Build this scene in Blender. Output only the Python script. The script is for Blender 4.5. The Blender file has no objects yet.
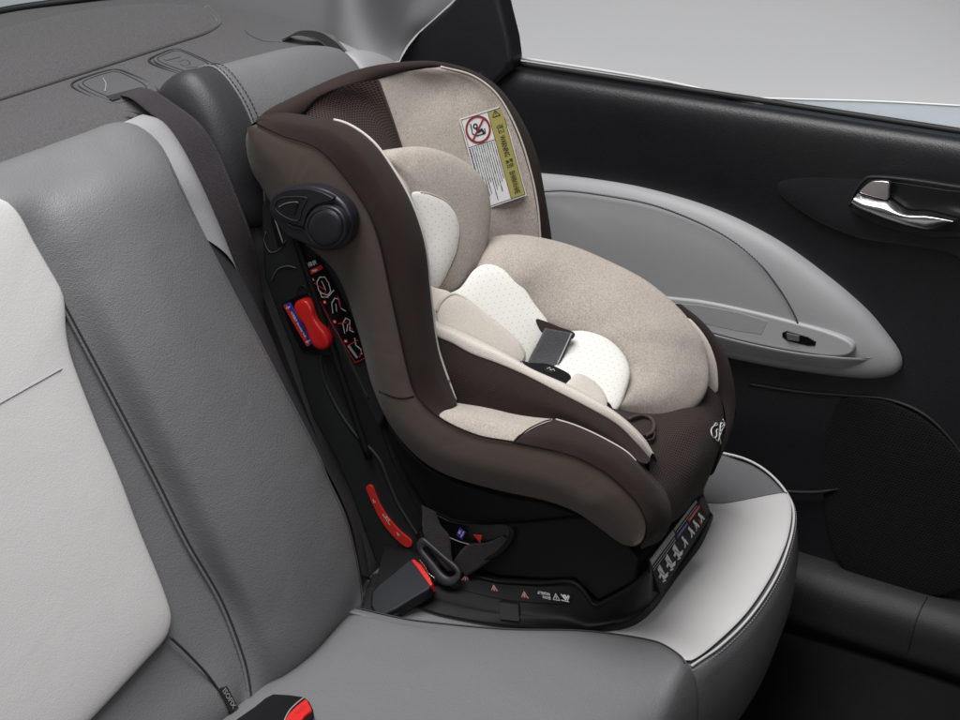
import bpy, bmesh, math, random
from mathutils import Vector, Matrix
random.seed(4)
V = Vector
sc = bpy.context.scene
col = sc.collection
# ------------------------------------------------------------------ camera
FPX = 1580.0
PITCH, YAW = math.radians(25.1), math.radians(32)
CAM = V((0, 0, 1.4))
HD = V((math.cos(YAW), math.sin(YAW), 0))
FW = (HD*math.cos(PITCH) + V((0, 0, -math.sin(PITCH)))).normalized()
RT = FW.cross(V((0, 0, 1))).normalized()
UP = RT.cross(FW)
cd = bpy.data.cameras.new('camera'); cam = bpy.data.objects.new('camera', cd); col.objects.link(cam)
cd.sensor_width = 36; cd.lens = FPX/960*36; cd.clip_end = 200; cd.clip_start = .02
R3 = Matrix((RT, UP, -FW)).transposed()
cam.matrix_world = Matrix.Translation(CAM) @ R3.to_4x4()
sc.camera = cam
def ray(u, v): return FW*FPX + RT*(u-480) + UP*(360-v)
def P(u, v, x=None, y=None, z=None, o=None, n=None):
    """point of a plane (x=, y=, z= or origin+normal) seen at survey position u,v"""
    d = ray(u, v)
    if x is not None: t = (x-CAM.x)/d.x
    elif y is not None: t = (y-CAM.y)/d.y
    elif z is not None: t = (z-CAM.z)/d.z
    else: t = (o-CAM).dot(n)/d.dot(n)
    return CAM + d*t
def PX(L, x=None, **k):
    out = []
    for q in L:
        if len(q) == 3: out.append(P(q[0], q[1], x=q[2]))
        else: out.append(P(q[0], q[1], x=x, **k))
    return out
# ------------------------------------------------------------------ curves
def cr(p0, p1, p2, p3, t):
    return .5*((2*p1) + (p2-p0)*t + (2*p0-5*p1+4*p2-p3)*t*t + (3*p1-p0-3*p2+p3)*t**3)
def dense(pts, closed=False, k=8):
    n = len(pts)
    if n == 2 and not closed: return [pts[0].lerp(pts[1], i/k) for i in range(k+1)]
    out = []
    for i in range(n if closed else n-1):
        if closed: a, b, c, d = pts[i-1], pts[i], pts[(i+1) % n], pts[(i+2) % n]
        else:
            b, c = pts[i], pts[i+1]
            a = pts[i-1] if i > 0 else b*2-c
            d = pts[i+2] if i+2 < n else c*2-b
        # centripetal-ish damping: tangents limited by the segment length
        L = (c-b).length
        tb, tc = (c-a), (d-b)
        la, lc = (b-a).length+1e-9, (d-c).length+1e-9
        tb = tb*(L/(la+L)); tc = tc*(L/(lc+L))
        for j in range(k):
            t = j/k; h1 = 2*t**3-3*t*t+1; h2 = t**3-2*t*t+t; h3 = -2*t**3+3*t*t; h4 = t**3-t*t
            out.append(b*h1 + tb*h2 + c*h3 + tc*h4)
    if not closed: out.append(pts[-1].copy())
    return out
def rs(pts, n, closed=False, sharp=False):
    d = (pts + [pts[0]] if closed else list(pts)) if sharp else (dense(pts, closed) + ([pts[0].copy()] if closed else []))
    if sharp: d = list(d)
    cum = [0]
    for i in range(1, len(d)): cum.append(cum[-1] + (d[i]-d[i-1]).length)
    T = cum[-1]; out = []; j = 0
    m = n if closed else n-1
    for i in range(n):
        s = T*i/m
        while j < len(d)-2 and cum[j+1] < s: j += 1
        L = cum[j+1]-cum[j]
        out.append(d[j].lerp(d[j+1], 0 if L < 1e-12 else min(1, max(0, (s-cum[j])/L))))
    return out
# ------------------------------------------------------------------ object helpers
ORIG = {}
def tagit(o, label=None, cat=None, group=None, kind=None):
    if label: o['label'] = label
    if cat: o['category'] = cat
    if group: o['group'] = group
    if kind: o['kind'] = kind
    return o
def thing(name, loc, label, cat, group=None):
    o = bpy.data.objects.new(name, None); o.empty_display_size = .05
    col.objects.link(o); o.location = loc; ORIG[o.name] = V(loc)
    return tagit(o, label, cat, group)
def mesh_obj(name, verts, faces, m, parent=None, uvs=None, smooth=True):
    off = ORIG.get(parent.name, V((0, 0, 0))) if parent else V((0, 0, 0))
    me = bpy.data.meshes.new(name)
    me.from_pydata([tuple(p-off) for p in verts], [], faces)
    if uvs:
        ul = me.uv_layers.new(name='UVMap')
        for lp in me.loops: ul.data[lp.index].uv = uvs[lp.vertex_index]
    me.validate(); me.update()
    if smooth: me.polygons.foreach_set('use_smooth', [True]*len(me.polygons))
    if m: me.materials.append(m)
    o = bpy.data.objects.new(name, me); col.objects.link(o)
    if parent: o.parent = parent
    ORIG[o.name] = off
    return o
def grid(rows, closeu=False, closev=False):
    nv, nu = len(rows), len(rows[0])
    verts = [p for r in rows for p in r]; F = []
    for j in range(nv if closev else nv-1):
        for i in range(nu if closeu else nu-1):
            a = j*nu+i; b = j*nu+(i+1) % nu; jj = (j+1) % nv
            F.append((a, b, jj*nu+(i+1) % nu, jj*nu+i))
    return verts, F
def griduv(rows):
    nv, nu = len(rows), len(rows[0]); mid = rows[nv//2]; uv = []
    cu = [0]
    for i in range(1, nu): cu.append(cu[-1]+(mid[i]-mid[i-1]).length)
    k = nu//2; cv = [0]
    for j in range(1, nv): cv.append(cv[-1]+(rows[j][k]-rows[j-1][k]).length)
    for j in range(nv):
        for i in range(nu): uv.append((cu[i], cv[j]))
    return uv
def loft(name, rails, m, parent=None, n=48, k=6, closed=False, thick=0, flip=False, straight=False):
    """smooth sheet through rails; thick gives it real thickness"""
    R = [rs(r, n, closed) for r in rails]
    cols_ = []
    for i in range(n):
        c = [r[i] for r in R]
        cols_.append(rs(c, (len(c)-1)*k+1, sharp=True) if straight else dense(c, False, k))
    rows = [[c[j] for c in cols_] for j in range(len(cols_[0]))]
    vs, F = grid(rows, closeu=closed)
    if flip: F = [f[::-1] for f in F]
    o = mesh_obj(name, vs, F, m, parent, griduv(rows))
    if thick:
        s = o.modifiers.new('thickness', 'SOLIDIFY'); s.thickness = abs(thick); s.offset = -1 if thick > 0 else 1
    return o
def pillow(name, out, nrm, h, m, parent=None, n=72, rings=12, p=2.2, back=0.0, curve=None, centre=None, wrinkle=0, sharp=False, edge=None):
    """closed outline puffed along nrm by h; back > 0 closes it behind by that depth"""
    O = rs(out, n, True, sharp) if n else out
    c = centre or sum(O, V())/len(O)
    nrm = nrm.normalized(); rows = []
    for k in range(rings+1):
        r = k/rings; r = math.sin(r*math.pi/2)**(.8)
        hh = h*max(0, (1-r**(p*1.6)))**(1/p)
        row = []
        for q in O:
            w = c + (q-c)*max(r, .002) + nrm*hh
            if curve: w = w + nrm*curve(w)
            if wrinkle: w += nrm*wrinkle*(1-r)*math.sin(w.x*90+w.y*70)*math.sin(w.z*80)
            row.append(w)
        rows.append(row)
    if back:
        for t, s in ((.3, 1.0), (1, .995), (1.0, .6), (1.0, .002)):
            rows.append([c + (q-c)*s - nrm*back*t + (nrm*curve(q) if curve else V()) for q in O])
    vs, F = grid(rows, closeu=True)
    a = nrm.orthogonal().normalized() if abs(nrm.x) < .7 else V((0, 1, 0)); a = (a-nrm*a.dot(nrm)).normalized(); b = nrm.cross(a)
    uv = [((v-c).dot(a), (v-c).dot(b)) for v in vs]
    o = mesh_obj(name, vs, F, m, parent, uv)
    fixn(o, nrm)
    return o
def fixn(o, d=None):
    bm = bmesh.new(); bm.from_mesh(o.data); bmesh.ops.recalc_face_normals(bm, faces=bm.faces)
    if d is not None:
        s = sum((f.normal.dot(d)*f.calc_area() for f in bm.faces if f.normal.dot(d) != 0))
        top = max(bm.verts, key=lambda v: v.co.dot(d))
        if top.normal.dot(d) < 0: bmesh.ops.reverse_faces(bm, faces=bm.faces)
    bm.to_mesh(o.data); bm.free()
def slab(name, out, dep, m, parent=None, bev=.003, seg=3, n=0, holes=None, sharp=True):
    """outline (planar) pushed back by the vector dep, bevelled"""
    O = rs(out, n, True, False) if n else out
    bm = bmesh.new(); off = ORIG.get(parent.name, V()) if parent else V()
    vv = [bm.verts.new(p-off) for p in O]; f = bm.faces.new(vv)
    r = bmesh.ops.extrude_face_region(bm, geom=[f])
    for e in r['geom']:
        if isinstance(e, bmesh.types.BMVert): e.co += dep
    bmesh.ops.recalc_face_normals(bm, faces=bm.faces)
    me = bpy.data.meshes.new(name); bm.to_mesh(me); bm.free()
    me.polygons.foreach_set('use_smooth', [True]*len(me.polygons))
    if m: me.materials.append(m)
    o = bpy.data.objects.new(name, me); col.objects.link(o)
    if parent: o.parent = parent
    ORIG[o.name] = off
    if bev:
        b = o.modifiers.new('bevel', 'BEVEL'); b.width = bev; b.segments = seg; b.limit_method = 'ANGLE'; b.angle_limit = math.radians(35)
        b.harden_normals = True
    else: me.polygons.foreach_set('use_smooth', [False]*len(me.polygons))
    return o
def tube(name, pts, r, m, parent=None, n=None, closed=False, seg=8, taper=False, flat=1, into=None):
    """round cord; into = mesh lists to append to"""
    n = n or max(8, len(pts)*6)
    C_ = rs(pts, n, closed)
    vs, F = [], []
    up = None
    for i, c in enumerate(C_):
        t = (C_[(i+1) % n if closed else min(i+1, n-1)] - C_[i-1 if (i or closed) else 0])
        if t.length < 1e-9: t = V((0, 0, 1))
        t.normalize()
        if up is None: up = t.orthogonal().normalized()
        up = (up-t*up.dot(t)).normalized(); b = t.cross(up)
        rr = r
        if taper and not closed:
            e = min(i, n-1-i)/(n*.12+1); rr = r*min(1, .15+e)
        for k in range(seg):
            a = 2*math.pi*k/seg
            vs.append(c + up*math.cos(a)*rr + b*math.sin(a)*rr*flat)
    for i in range(n if closed else n-1):
        for k in range(seg):
            F.append((i*seg+k, i*seg+(k+1) % seg, ((i+1) % n)*seg+(k+1) % seg, ((i+1) % n)*seg+k))
    if not closed:
        F.append(tuple(range(seg))[::-1]); F.append(tuple((n-1)*seg+k for k in range(seg)))
    if into is not None:
        b0 = len(into[0]); into[0].extend(vs); into[1].extend(tuple(i+b0 for i in f) for f in F); return
    return mesh_obj(name, vs, F, m, parent)
def stitches(name, pts, m, parent, pitch=.006, r=.0007, lift=V((0, 0, 0))):
    d = rs(pts, 400); L = sum((d[i+1]-d[i]).length for i in range(399)); k = int(L/pitch)
    d = rs(pts, k*3+1); acc = ([], [])
    for i in range(k):
        tube('', [d[i*3]+lift, d[i*3+1]+lift, d[i*3+2]+lift], r, None, n=3, seg=5, into=acc)
    return mesh_obj(name, acc[0], acc[1], m, parent)
def strap(name, pts, wid, m, parent=None, thick=.0014, n=60):
    """flat webbing: pts = list of (left, right) pairs"""
    L = rs([a for a, b in pts], n); R_ = rs([b for a, b in pts], n)
    rows = [[L[i].lerp(R_[i], k/8) for k in range(9)] for i in range(n)]
    vs, F = grid(rows); uv = griduv(rows)
    o = mesh_obj(name, vs, F, m, parent, uv)
    s = o.modifiers.new('thickness', 'SOLIDIFY'); s.thickness = thick; s.offset = 0
    return o
# ------------------------------------------------------------------ materials
def nt(name):
    m = bpy.data.materials.new(name); m.use_nodes = True; t = m.node_tree
    return m, t, t.nodes['Principled BSDF']
def N(t, typ, **k):
    n = t.nodes.new(typ)
    for a, b in k.items():
        if hasattr(n, a) and not a.startswith('i_'): setattr(n, a, b)
    return n
def plain(name, c, rough=.5, metal=0, spec=.5, bump=None, var=.0, coat=0, sheen=0):
    m, t, b = nt(name)
    b.inputs['Roughness'].default_value = rough; b.inputs['Metallic'].default_value = metal
    b.inputs['Specular IOR Level'].default_value = spec
    b.inputs['Coat Weight'].default_value = coat; b.inputs['Sheen Weight'].default_value = sheen
    b.inputs['Base Color'].default_value = (*c, 1)
    tc = N(t, 'ShaderNodeTexCoord')
    if var:
        nz = N(t, 'ShaderNodeTexNoise'); nz.inputs['Scale'].default_value = 9; nz.inputs['Detail'].default_value = 6
        t.links.new(tc.outputs['Object'], nz.inputs['Vector'])
        mx = N(t, 'ShaderNodeMix', data_type='RGBA')
        mx.inputs[6].default_value = (*[x*(1-var) for x in c], 1); mx.inputs[7].default_value = (*[min(1, x*(1+var)) for x in c], 1)
        t.links.new(nz.outputs['Fac'], mx.inputs[0]); t.links.new(mx.outputs[2], b.inputs['Base Color'])
        mr = N(t, 'ShaderNodeMapRange'); mr.inputs[3].default_value = max(0, rough-.06); mr.inputs[4].default_value = min(1, rough+.08)
        t.links.new(nz.outputs['Fac'], mr.inputs[0]); t.links.new(mr.outputs[0], b.inputs['Roughness'])
    if bump:
        kind, scale, st, dist = bump
        bp = N(t, 'ShaderNodeBump'); bp.inputs['Strength'].default_value = st; bp.inputs['Distance'].default_value = dist
        if kind == 'leather':
            vo = N(t, 'ShaderNodeTexVoronoi', feature='SMOOTH_F1'); vo.inputs['Scale'].default_value = scale; vo.inputs['Smoothness'].default_value = .6
            nz = N(t, 'ShaderNodeTexNoise'); nz.inputs['Scale'].default_value = scale*.35; nz.inputs['Detail'].default_value = 3
            ad = N(t, 'ShaderNodeMath', operation='MULTIPLY_ADD'); ad.inputs[1].default_value = 1.1
            t.links.new(tc.outputs['Object'], vo.inputs['Vector']); t.links.new(tc.outputs['Object'], nz.inputs['Vector'])
            t.links.new(nz.outputs['Fac'], ad.inputs[0]); t.links.new(vo.outputs['Distance'], ad.inputs[2])
            t.links.new(ad.outputs[0], bp.inputs['Height'])
            if scale < 655: folds(t, tc, bp, .12 if scale == 560 else .06, 9, .014)
        else:
            nz = N(t, 'ShaderNodeTexNoise'); nz.inputs['Scale'].default_value = scale; nz.inputs['Detail'].default_value = 5; nz.inputs['Roughness'].default_value = .65
            t.links.new(tc.outputs['Object'], nz.inputs['Vector']); t.links.new(nz.outputs['Fac'], bp.inputs['Height'])
        t.links.new(bp.outputs[0], b.inputs['Normal'])
    return m
def folds(t, tc, bp, s, sc_=14, dist=.012):
    # slow unevenness of the padding under the fine surface
    n2 = N(t, 'ShaderNodeTexNoise'); n2.inputs['Scale'].default_value = sc_; n2.inputs['Detail'].default_value = 2; n2.inputs['Distortion'].default_value = .8
    t.links.new(tc.outputs['Object'], n2.inputs['Vector'])
    b2 = N(t, 'ShaderNodeBump'); b2.inputs['Strength'].default_value = s; b2.inputs['Distance'].default_value = dist
    t.links.new(n2.outputs['Fac'], b2.inputs['Height']); t.links.new(b2.outputs[0], bp.inputs['Normal'])
def cloth(name, c1, c2, pitch=.0016, st=.5, sheen=.3, mel=.5, streak=0, dots=None, rough=.9, holes=None, freq=800, wr=0):
    """woven cloth in metric UV: melange of two yarn colours, weave bump; dots / holes = (pitch, radius, colour)"""
    m, t, b = nt(name)
    b.inputs['Roughness'].default_value = rough; b.inputs['Sheen Weight'].default_value = sheen; b.inputs['Sheen Roughness'].default_value = .5
    b.inputs['Specular IOR Level'].default_value = .25
    uv = N(t, 'ShaderNodeUVMap'); uv.uv_map = 'UVMap'
    tc = N(t, 'ShaderNodeTexCoord')
    nz = N(t, 'ShaderNodeTexNoise'); nz.inputs['Scale'].default_value = freq; nz.inputs['Detail'].default_value = 3
    mp = N(t, 'ShaderNodeMapping'); mp.inputs['Scale'].default_value = (1, 1-.6*streak, 1-.6*streak)
    t.links.new(tc.outputs['Object'], mp.inputs[0]); t.links.new(mp.outputs[0], nz.inputs['Vector'])
    rp = N(t, 'ShaderNodeMapRange'); rp.inputs[1].default_value = .5-.28*mel; rp.inputs[2].default_value = .5+.28*mel
    t.links.new(nz.outputs['Fac'], rp.inputs[0])
    mx = N(t, 'ShaderNodeMix', data_type='RGBA'); mx.inputs[6].default_value = (*c1, 1); mx.inputs[7].default_value = (*c2, 1)
    t.links.new(rp.outputs[0], mx.inputs[0]); colr = mx.outputs[2]
    wv = [N(t, 'ShaderNodeTexWave', wave_type='BANDS', bands_direction=d) for d in ('X', 'Y')]
    for w in wv:
        w.inputs['Scale'].default_value = math.pi/10/pitch; w.inputs['Distortion'].default_value = .6; w.inputs['Detail'].default_value = 1
        t.links.new(uv.outputs[0], w.inputs['Vector'])
    mu = N(t, 'ShaderNodeMath', operation='MULTIPLY'); t.links.new(wv[0].outputs['Fac'], mu.inputs[0]); t.links.new(wv[1].outputs['Fac'], mu.inputs[1])
    ad = N(t, 'ShaderNodeMath', operation='ADD'); t.links.new(mu.outputs[0], ad.inputs[0]); t.links.new(nz.outputs['Fac'], ad.inputs[1])
    hgt = ad.outputs[0]
    for spec in (dots, holes):
        if not spec: continue
        pt, rad, cc = spec
        # staggered lattice of dots
        sx = N(t, 'ShaderNodeSeparateXYZ'); t.links.new(uv.outputs[0], sx.inputs[0])
        def M_(op, a, bb=None, cc_=None):
            q = N(t, 'ShaderNodeMath', operation=op)
            for i, w in enumerate((a, bb, cc_)):
                if w is None: continue
                if isinstance(w, (int, float)): q.inputs[i].default_value = w
                else: t.links.new(w, q.inputs[i])
            return q.outputs[0]
        Y = M_('MULTIPLY', sx.outputs[1], 1/(pt*.87)); row = M_('FLOOR', Y)
        X = M_('MULTIPLY_ADD', sx.outputs[0], 1/pt, M_('MULTIPLY', M_('MODULO', M_('ABSOLUTE', row), 2), .5))
        fx = M_('SUBTRACT', M_('FRACT', X), .5); fy = M_('MULTIPLY', M_('SUBTRACT', M_('FRACT', Y), .5), .87)
        d = M_('SQRT', M_('ADD', M_('MULTIPLY', fx, fx), M_('MULTIPLY', fy, fy)))
        mk = N(t, 'ShaderNodeMapRange'); mk.inputs[1].default_value = rad/pt*.75; mk.inputs[2].default_value = rad/pt*1.25; mk.inputs[3].default_value = 1; mk.inputs[4].default_value = 0
        t.links.new(d, mk.inputs[0])
        mx2 = N(t, 'ShaderNodeMix', data_type='RGBA'); mx2.inputs[7].default_value = (*cc, 1)
        t.links.new(mk.outputs[0], mx2.inputs[0]); t.links.new(colr, mx2.inputs[6]); colr = mx2.outputs[2]
        hgt = M_('SUBTRACT', hgt, M_('MULTIPLY', mk.outputs[0], 1.5 if holes else .8))
    bp = N(t, 'ShaderNodeBump'); bp.inputs['Strength'].default_value = st; bp.inputs['Distance'].default_value = .0009
    t.links.new(hgt, bp.inputs['Height']); t.links.new(bp.outputs[0], b.inputs['Normal'])
    if wr: folds(t, tc, bp, wr)
    t.links.new(colr, b.inputs['Base Color'])
    return m
M = {}
M['grey_leather'] = plain('grey_leather', (.158, .156, .161), .45, bump=('leather', 560, .48, .0009), var=.05, spec=.4)
M['light_leather'] = plain('light_leather', (.62, .605, .60), .48, bump=('leather', 561, .22, .0007), var=.03, spec=.4)
M['mid_leather'] = plain('mid_grey_leather', (.30, .295, .305), .5, bump=('leather', 620, .3, .0007), var=.03)
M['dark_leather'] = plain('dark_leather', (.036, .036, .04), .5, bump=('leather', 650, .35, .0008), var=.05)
M['seam'] = plain('seam', (.02, .02, .022), .7)
M['seam_brown'] = plain('brown_seam', (.014, .0095, .008), .9, spec=.1)
M['thread'] = plain('grey_thread', (.28, .28, .29), .7)
M['thread_dark'] = plain('dark_thread', (.03, .03, .033), .7)
M['felt'] = cloth('shelf_felt', (.044, .041, .043), (.092, .087, .090), .004, .6, sheen=.25, mel=.8, freq=330)
M['cover_plastic'] = plain('cover_plastic', (.09, .088, .092), .6, bump=('noise', 900, .3, .0006))
M['black_plastic'] = plain('black_plastic', (.0055, .0055, .006), .6, bump=('noise', 1500, .25, .0004), var=.1, spec=.25)
M['frame_plastic'] = plain('frame_plastic', (.020, .021, .022), .5, bump=('noise', 1500, .25, .0004), var=.1, spec=.4)
M['gloss_black'] = plain('gloss_black', (.006, .006, .007), .25)
M['handle_plastic'] = plain('handle_plastic', (.009, .009, .0125), .42, bump=('noise', 1800, .2, .0003))
M['door_black'] = plain('door_black_vinyl', (.013, .013, .015), .38, bump=('leather', 700, .5, .0006), var=.08, spec=.5)
M['door_cloth'] = cloth('door_speaker_mesh', (.006, .006, .007), (.009, .009, .010), .003, .6, holes=(.006, .0016, (.001, .001, .001)), mel=.4, sheen=0)
M['door_grey'] = plain('door_grey_vinyl', (.31, .305, .312), .5, bump=('leather', 800, .3, .0005), var=.03)
M['door_ledge'] = plain('door_ledge_plastic', (.37, .365, .372), .48, bump=('noise', 1200, .2, .0003))
M['pillar_grey'] = plain('pillar_grey', (.17, .17, .175), .75, spec=.2, bump=('noise', 900, .2, .0004))
M['chrome'] = plain('satin_chrome', (.62, .61, .62), .24, metal=1)
M['carpet'] = plain('carpet', (.012, .012, .013), .95, spec=.1, bump=('noise', 500, 1, .004), var=.3)
M['sill'] = plain('sill_plastic', (.010, .010, .0115), .6, bump=('leather', 600, .4, .0006), var=.1)
M['rubber'] = plain('rubber', (.008, .008, .008), .6)
M['web'] = cloth('belt_webbing', (.024, .019, .022), (.042, .034, .038), .0022, .8, mel=.3, sheen=.08)
M['web_grey'] = cloth('grey_webbing', (.055, .055, .06), (.09, .09, .098), .002, .8, mel=.3, sheen=.2)
M['red'] = plain('red_plastic', (.62, .02, .018), .32, coat=.3)
M['red_print'] = plain('red_print', (.60, .03, .025), .5)
M['blue_print'] = plain('blue_print', (.05, .045, .32), .5)
M['white_print'] = plain('white_print', (.8, .8, .8), .55)
M['grey_print'] = plain('grey_print', (.3, .3, .31), .5)
M['black_print'] = plain('black_print', (.02, .02, .02), .55)
M['olive_print'] = plain('olive_print', (.30, .265, .075), .6)
M['dark_red'] = plain('dark_red_print', (.22, .02, .025), .5)
M['paper'] = plain('label_satin', (.62, .61, .615), .6, bump=('noise', 300, .15, .001))
M['taupe'] = cloth('taupe_cover', (.066, .050, .0405), (.080, .061, .050), .0014, .25, sheen=.12, mel=.8, wr=.22)
M['brown'] = cloth('dark_brown_cloth', (.020, .0120, .0105), (.029, .018, .0155), .0022, .6, sheen=.04, wr=.2, mel=.7)
M['brown_mesh'] = cloth('brown_mesh', (.042, .026, .022), (.058, .037, .032), .0034, .5, sheen=.03, mel=.5, holes=(.0054, .0018, (.004, .0025, .0025)))
M['beige'] = cloth('beige_melange', (.27, .225, .19), (.54, .485, .435), .002, .6, sheen=.15, mel=1.1, streak=.75, wr=.25, freq=640)
M['beige_light'] = cloth('beige_light', (.46, .41, .36), (.64, .59, .54), .002, .45, sheen=.2, mel=.8)
M['cream'] = cloth('cream_dotted', (.68, .655, .615), (.75, .73, .69), .0022, .35, sheen=.1, mel=.8, dots=(.0105, .0009, (.46, .43, .40)))
M['piping'] = plain('cream_piping', (.50, .465, .42), .8, bump=('noise', 1500, .4, .0004))
M['brown_piping'] = plain('brown_piping', (.05, .034, .03), .8)
M['label_black'] = plain('label_black', (.01, .01, .011), .6, spec=.15)
M['silver_thread'] = plain('silver_thread', (.7, .7, .7), .45)
# ================================================================== SETTING
def struct(o): o['kind'] = 'structure'; return o
# studio backdrop: a sweep that curves round the far side and the rear of the car
rows = []
for j in range(24):
    r = []
    for i in range(65):
        a = math.radians(-55+150*i/64); rad = 5.6
        if j < 8: q = (V((1.6, 1.2, -.75)) + V((math.cos(a), math.sin(a), 0))*(rad*j/8*.88))
        elif j < 14:
            b = (j-8)/6*math.pi/2; k = rad*.12
            q = V((1.6, 1.2, -.75)) + V((math.cos(a), math.sin(a), 0))*(rad*.88+k*math.sin(b)) + V((0, 0, k*(1-math.cos(b))))
        else: q = V((1.6, 1.2, -.75)) + V((math.cos(a), math.sin(a), 0))*rad + V((0, 0, rad*.12+(j-14)*.55))
        r.append(q)
    rows.append(r)
vs, F = grid(rows)
M['studio'] = plain('studio_paper', (.34, .34, .345), .9, spec=.1)
struct(mesh_obj('studio_backdrop', vs, F, M['studio']))
# car floor carpet
ca = [[V((x, y, -.37+.004*math.sin(x*9+y*7))) for x in [.4+i*.1 for i in range(24)]] for y in [-.3+j*.08 for j in range(20)]]
vs, F = grid(ca); struct(mesh_obj('car_floor', vs, F, M['carpet'], uvs=griduv(ca)))

# ================================================================== PARCEL SHELF
ZS = .72
sh = thing('parcel_shelf', (1.7, 1.9, ZS), 'dark grey felt rear parcel shelf behind the seat backs', 'parcel shelf')
A0, A1 = P(-60, 185, z=ZS), P(395, 62, z=ZS)
pil = [P(399, 60, z=ZS), P(384, 60, z=ZS), P(345, 44, z=ZS), P(320, 32, z=ZS), P(267, 17, z=ZS), P(187, -2, z=ZS), P(120, -20, z=ZS)]
front = [V((x, 1.62, ZS-.03)) for x in (1.0, 1.4, 1.8, 2.2)]
front2 = [V((x, 1.70, ZS)) for x in (1.0, 1.4, 1.8, 2.24)]
back = [P(-80, 36, z=ZS), P(0, 14, z=ZS), P(85, 3, z=ZS), P(187, -2, z=ZS)+V((0, .05, 0))]
mid1 = [front2[i].lerp(back[i], .33) for i in range(4)]; mid1[3] = P(330, 34, z=ZS)
mid2 = [front2[i].lerp(back[i], .66) for i in range(4)]; mid2[3] = P(262, 14, z=ZS)
loft('shelf_board', [front, front2, mid1, mid2, back], M['felt'], sh, n=40, k=6)
tray = PX([(-80, 127), (0, 101), (100, 69), (180, 43), (206, 34), (219, 23), (207, 9), (160, 4), (90, 10), (0, 30), (-80, 52)], z=ZS-.001)
pillow('raised_tray', tray, V((0, 0, 1)), .019, M['felt'], sh, n=120, rings=20, p=1.5)
def shelf_cover(px, crossed):
    o1 = PX(px, z=ZS+.001)
    c = sum(o1, V())/len(o1)
    fr = tube('cover_frame', [c+(q-c)*1.0 for q in o1], .0022, M['seam'], sh, n=80, closed=True)
    p_ = slab('anchor_cover', [c+(q-c)*.86 + V((0, 0, .004)) for q in o1], V((0, 0, -.004)), M['cover_plastic'], sh, bev=.0015, n=40)
    tube('moulded_line', [c+(q-c)*.74 + V((0, 0, .0042)) for q in o1], .0009, M['seam'], p_, n=60, closed=True)
    return c, p_, o1
tube('moulded_ridge', [q+V((0, 0, .003)) for q in tray[0:7]], .0045, M['felt'], sh, n=80)
c1, cov1, o1 = shelf_cover([(72, 84), (84, 78), (112, 70), (122, 71), (150, 84), (158, 92), (150, 95), (118, 104), (108, 104), (78, 91)], 0)
tube('mark', [P(103, 78, z=ZS+.006), P(106, 84, z=ZS+.006), P(105, 91, z=ZS+.006)], .001, M['grey_print'], cov1, n=8)
c2, cov2, o2 = shelf_cover([(149, 60), (156, 56), (172, 50), (180, 50), (210, 63), (218, 68), (212, 71), (190, 77), (182, 76), (154, 65)], 1)
slab('grip', [P(*q, z=ZS+.007) for q in ((163, 58), (178, 54), (181, 56), (166, 60))], V((0, 0, -.003)), M['cover_plastic'], cov2, bev=.001)
tube('mark', [P(*q, z=ZS+.005) for q in ((178, 62), (186, 60), (190, 64), (184, 66), (180, 64))], .0007, M['seam'], cov2, n=20)
tube('mark', [P(*q, z=ZS+.005) for q in ((186, 68), (198, 67))], .0009, M['seam'], cov2, n=6)
cb = PX([(246, 27), (292, 19), (300, 21), (326, 36), (318, 40), (285, 41), (262, 40)], z=ZS+.002)
slab('belt_outlet', cb, V((0, 0, -.003)), M['cover_plastic'], sh, bev=.001, n=30)
slab('shelf_slot', [P(*q, z=ZS+.006) for q in ((106, 96), (140, 87), (146, 90), (112, 100))], V((0, 0, -.003)), M['seam'], sh, bev=.0005)

# rear window strip and its seal
rw = thing('rear_window', tuple(P(40, 5, z=ZS+.01)), 'narrow bright strip of rear window glass beyond the parcel shelf', 'window')
wl = [P(-80, 34, z=ZS+.005), P(0, 11, z=ZS+.005), P(85, -1, z=ZS+.005), P(180, -12, z=ZS+.005)]
tube('window_seal', wl, .007, M['rubber'], rw, n=40)
gm, gt, gb = nt('clear_glass'); gb.inputs['Base Color'].default_value = (.8, .88, .93, 1); gb.inputs['Alpha'].default_value = .3; gb.inputs['Roughness'].default_value = .05
M['glass'] = gm
loft('window_pane', [[q+V((0, .01, 0)) for q in wl], [q+V((.12, .3, .3)) for q in wl]], M['glass'], rw, n=12, k=3)

# ================================================================== BACKREST (near section)
LN = V((0, -.578, .24)).normalized(); LO = V((1.64, 1.25, 0))
def LP(u, v, h=0): return P(u, v, o=LO+LN*h, n=LN)
nb = thing('rear_seatback', (1.3, 1.3, 0), 'grey leather seat backrest with a pale grey centre panel, at the left', 'seat backrest')
def top(u, v, y=1.62): return P(u, v, y=y)
def tail(q, dx=0): return [q+V((dx, .045, -.022)), q+V((dx, .07, -.10))]
seamB_px = [(363, 606), (362, 590), (358, 563), (347, 520), (329, 480), (320, 457), (275, 370), (233, 290), (207, 240), (197, 220), (177, 178)]
seamB = [LP(*q, 0) for q in seamB_px] + [P(161, 145, y=1.575), P(143, 128, y=1.602), P(122, 122, y=1.625)]
under = lambda q: q + V((0, .05, -.06))
r1 = [under(seamB[0])] + seamB + tail(seamB[-1])
t2 = top(92, 132); r2 = [LP(322, 652, -.03)+V((0,.05,-.06)), LP(322, 645, .015), LP(312, 600, .042), LP(280, 520, .056), LP(230, 420, .058), LP(180, 318, .054), LP(145, 240, .044), LP(120, 185, .028), top(104, 146, 1.585), t2]+tail(t2)
t3 = top(50, 147); r3 = [LP(283, 685, -.03)+V((0,.05,-.06)), LP(283, 680, .01), LP(258, 610, .034), LP(208, 505, .044), LP(144, 370, .044), LP(102, 275, .036), LP(68, 205, .02), top(58, 164, 1.585), t3]+tail(t3)
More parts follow.
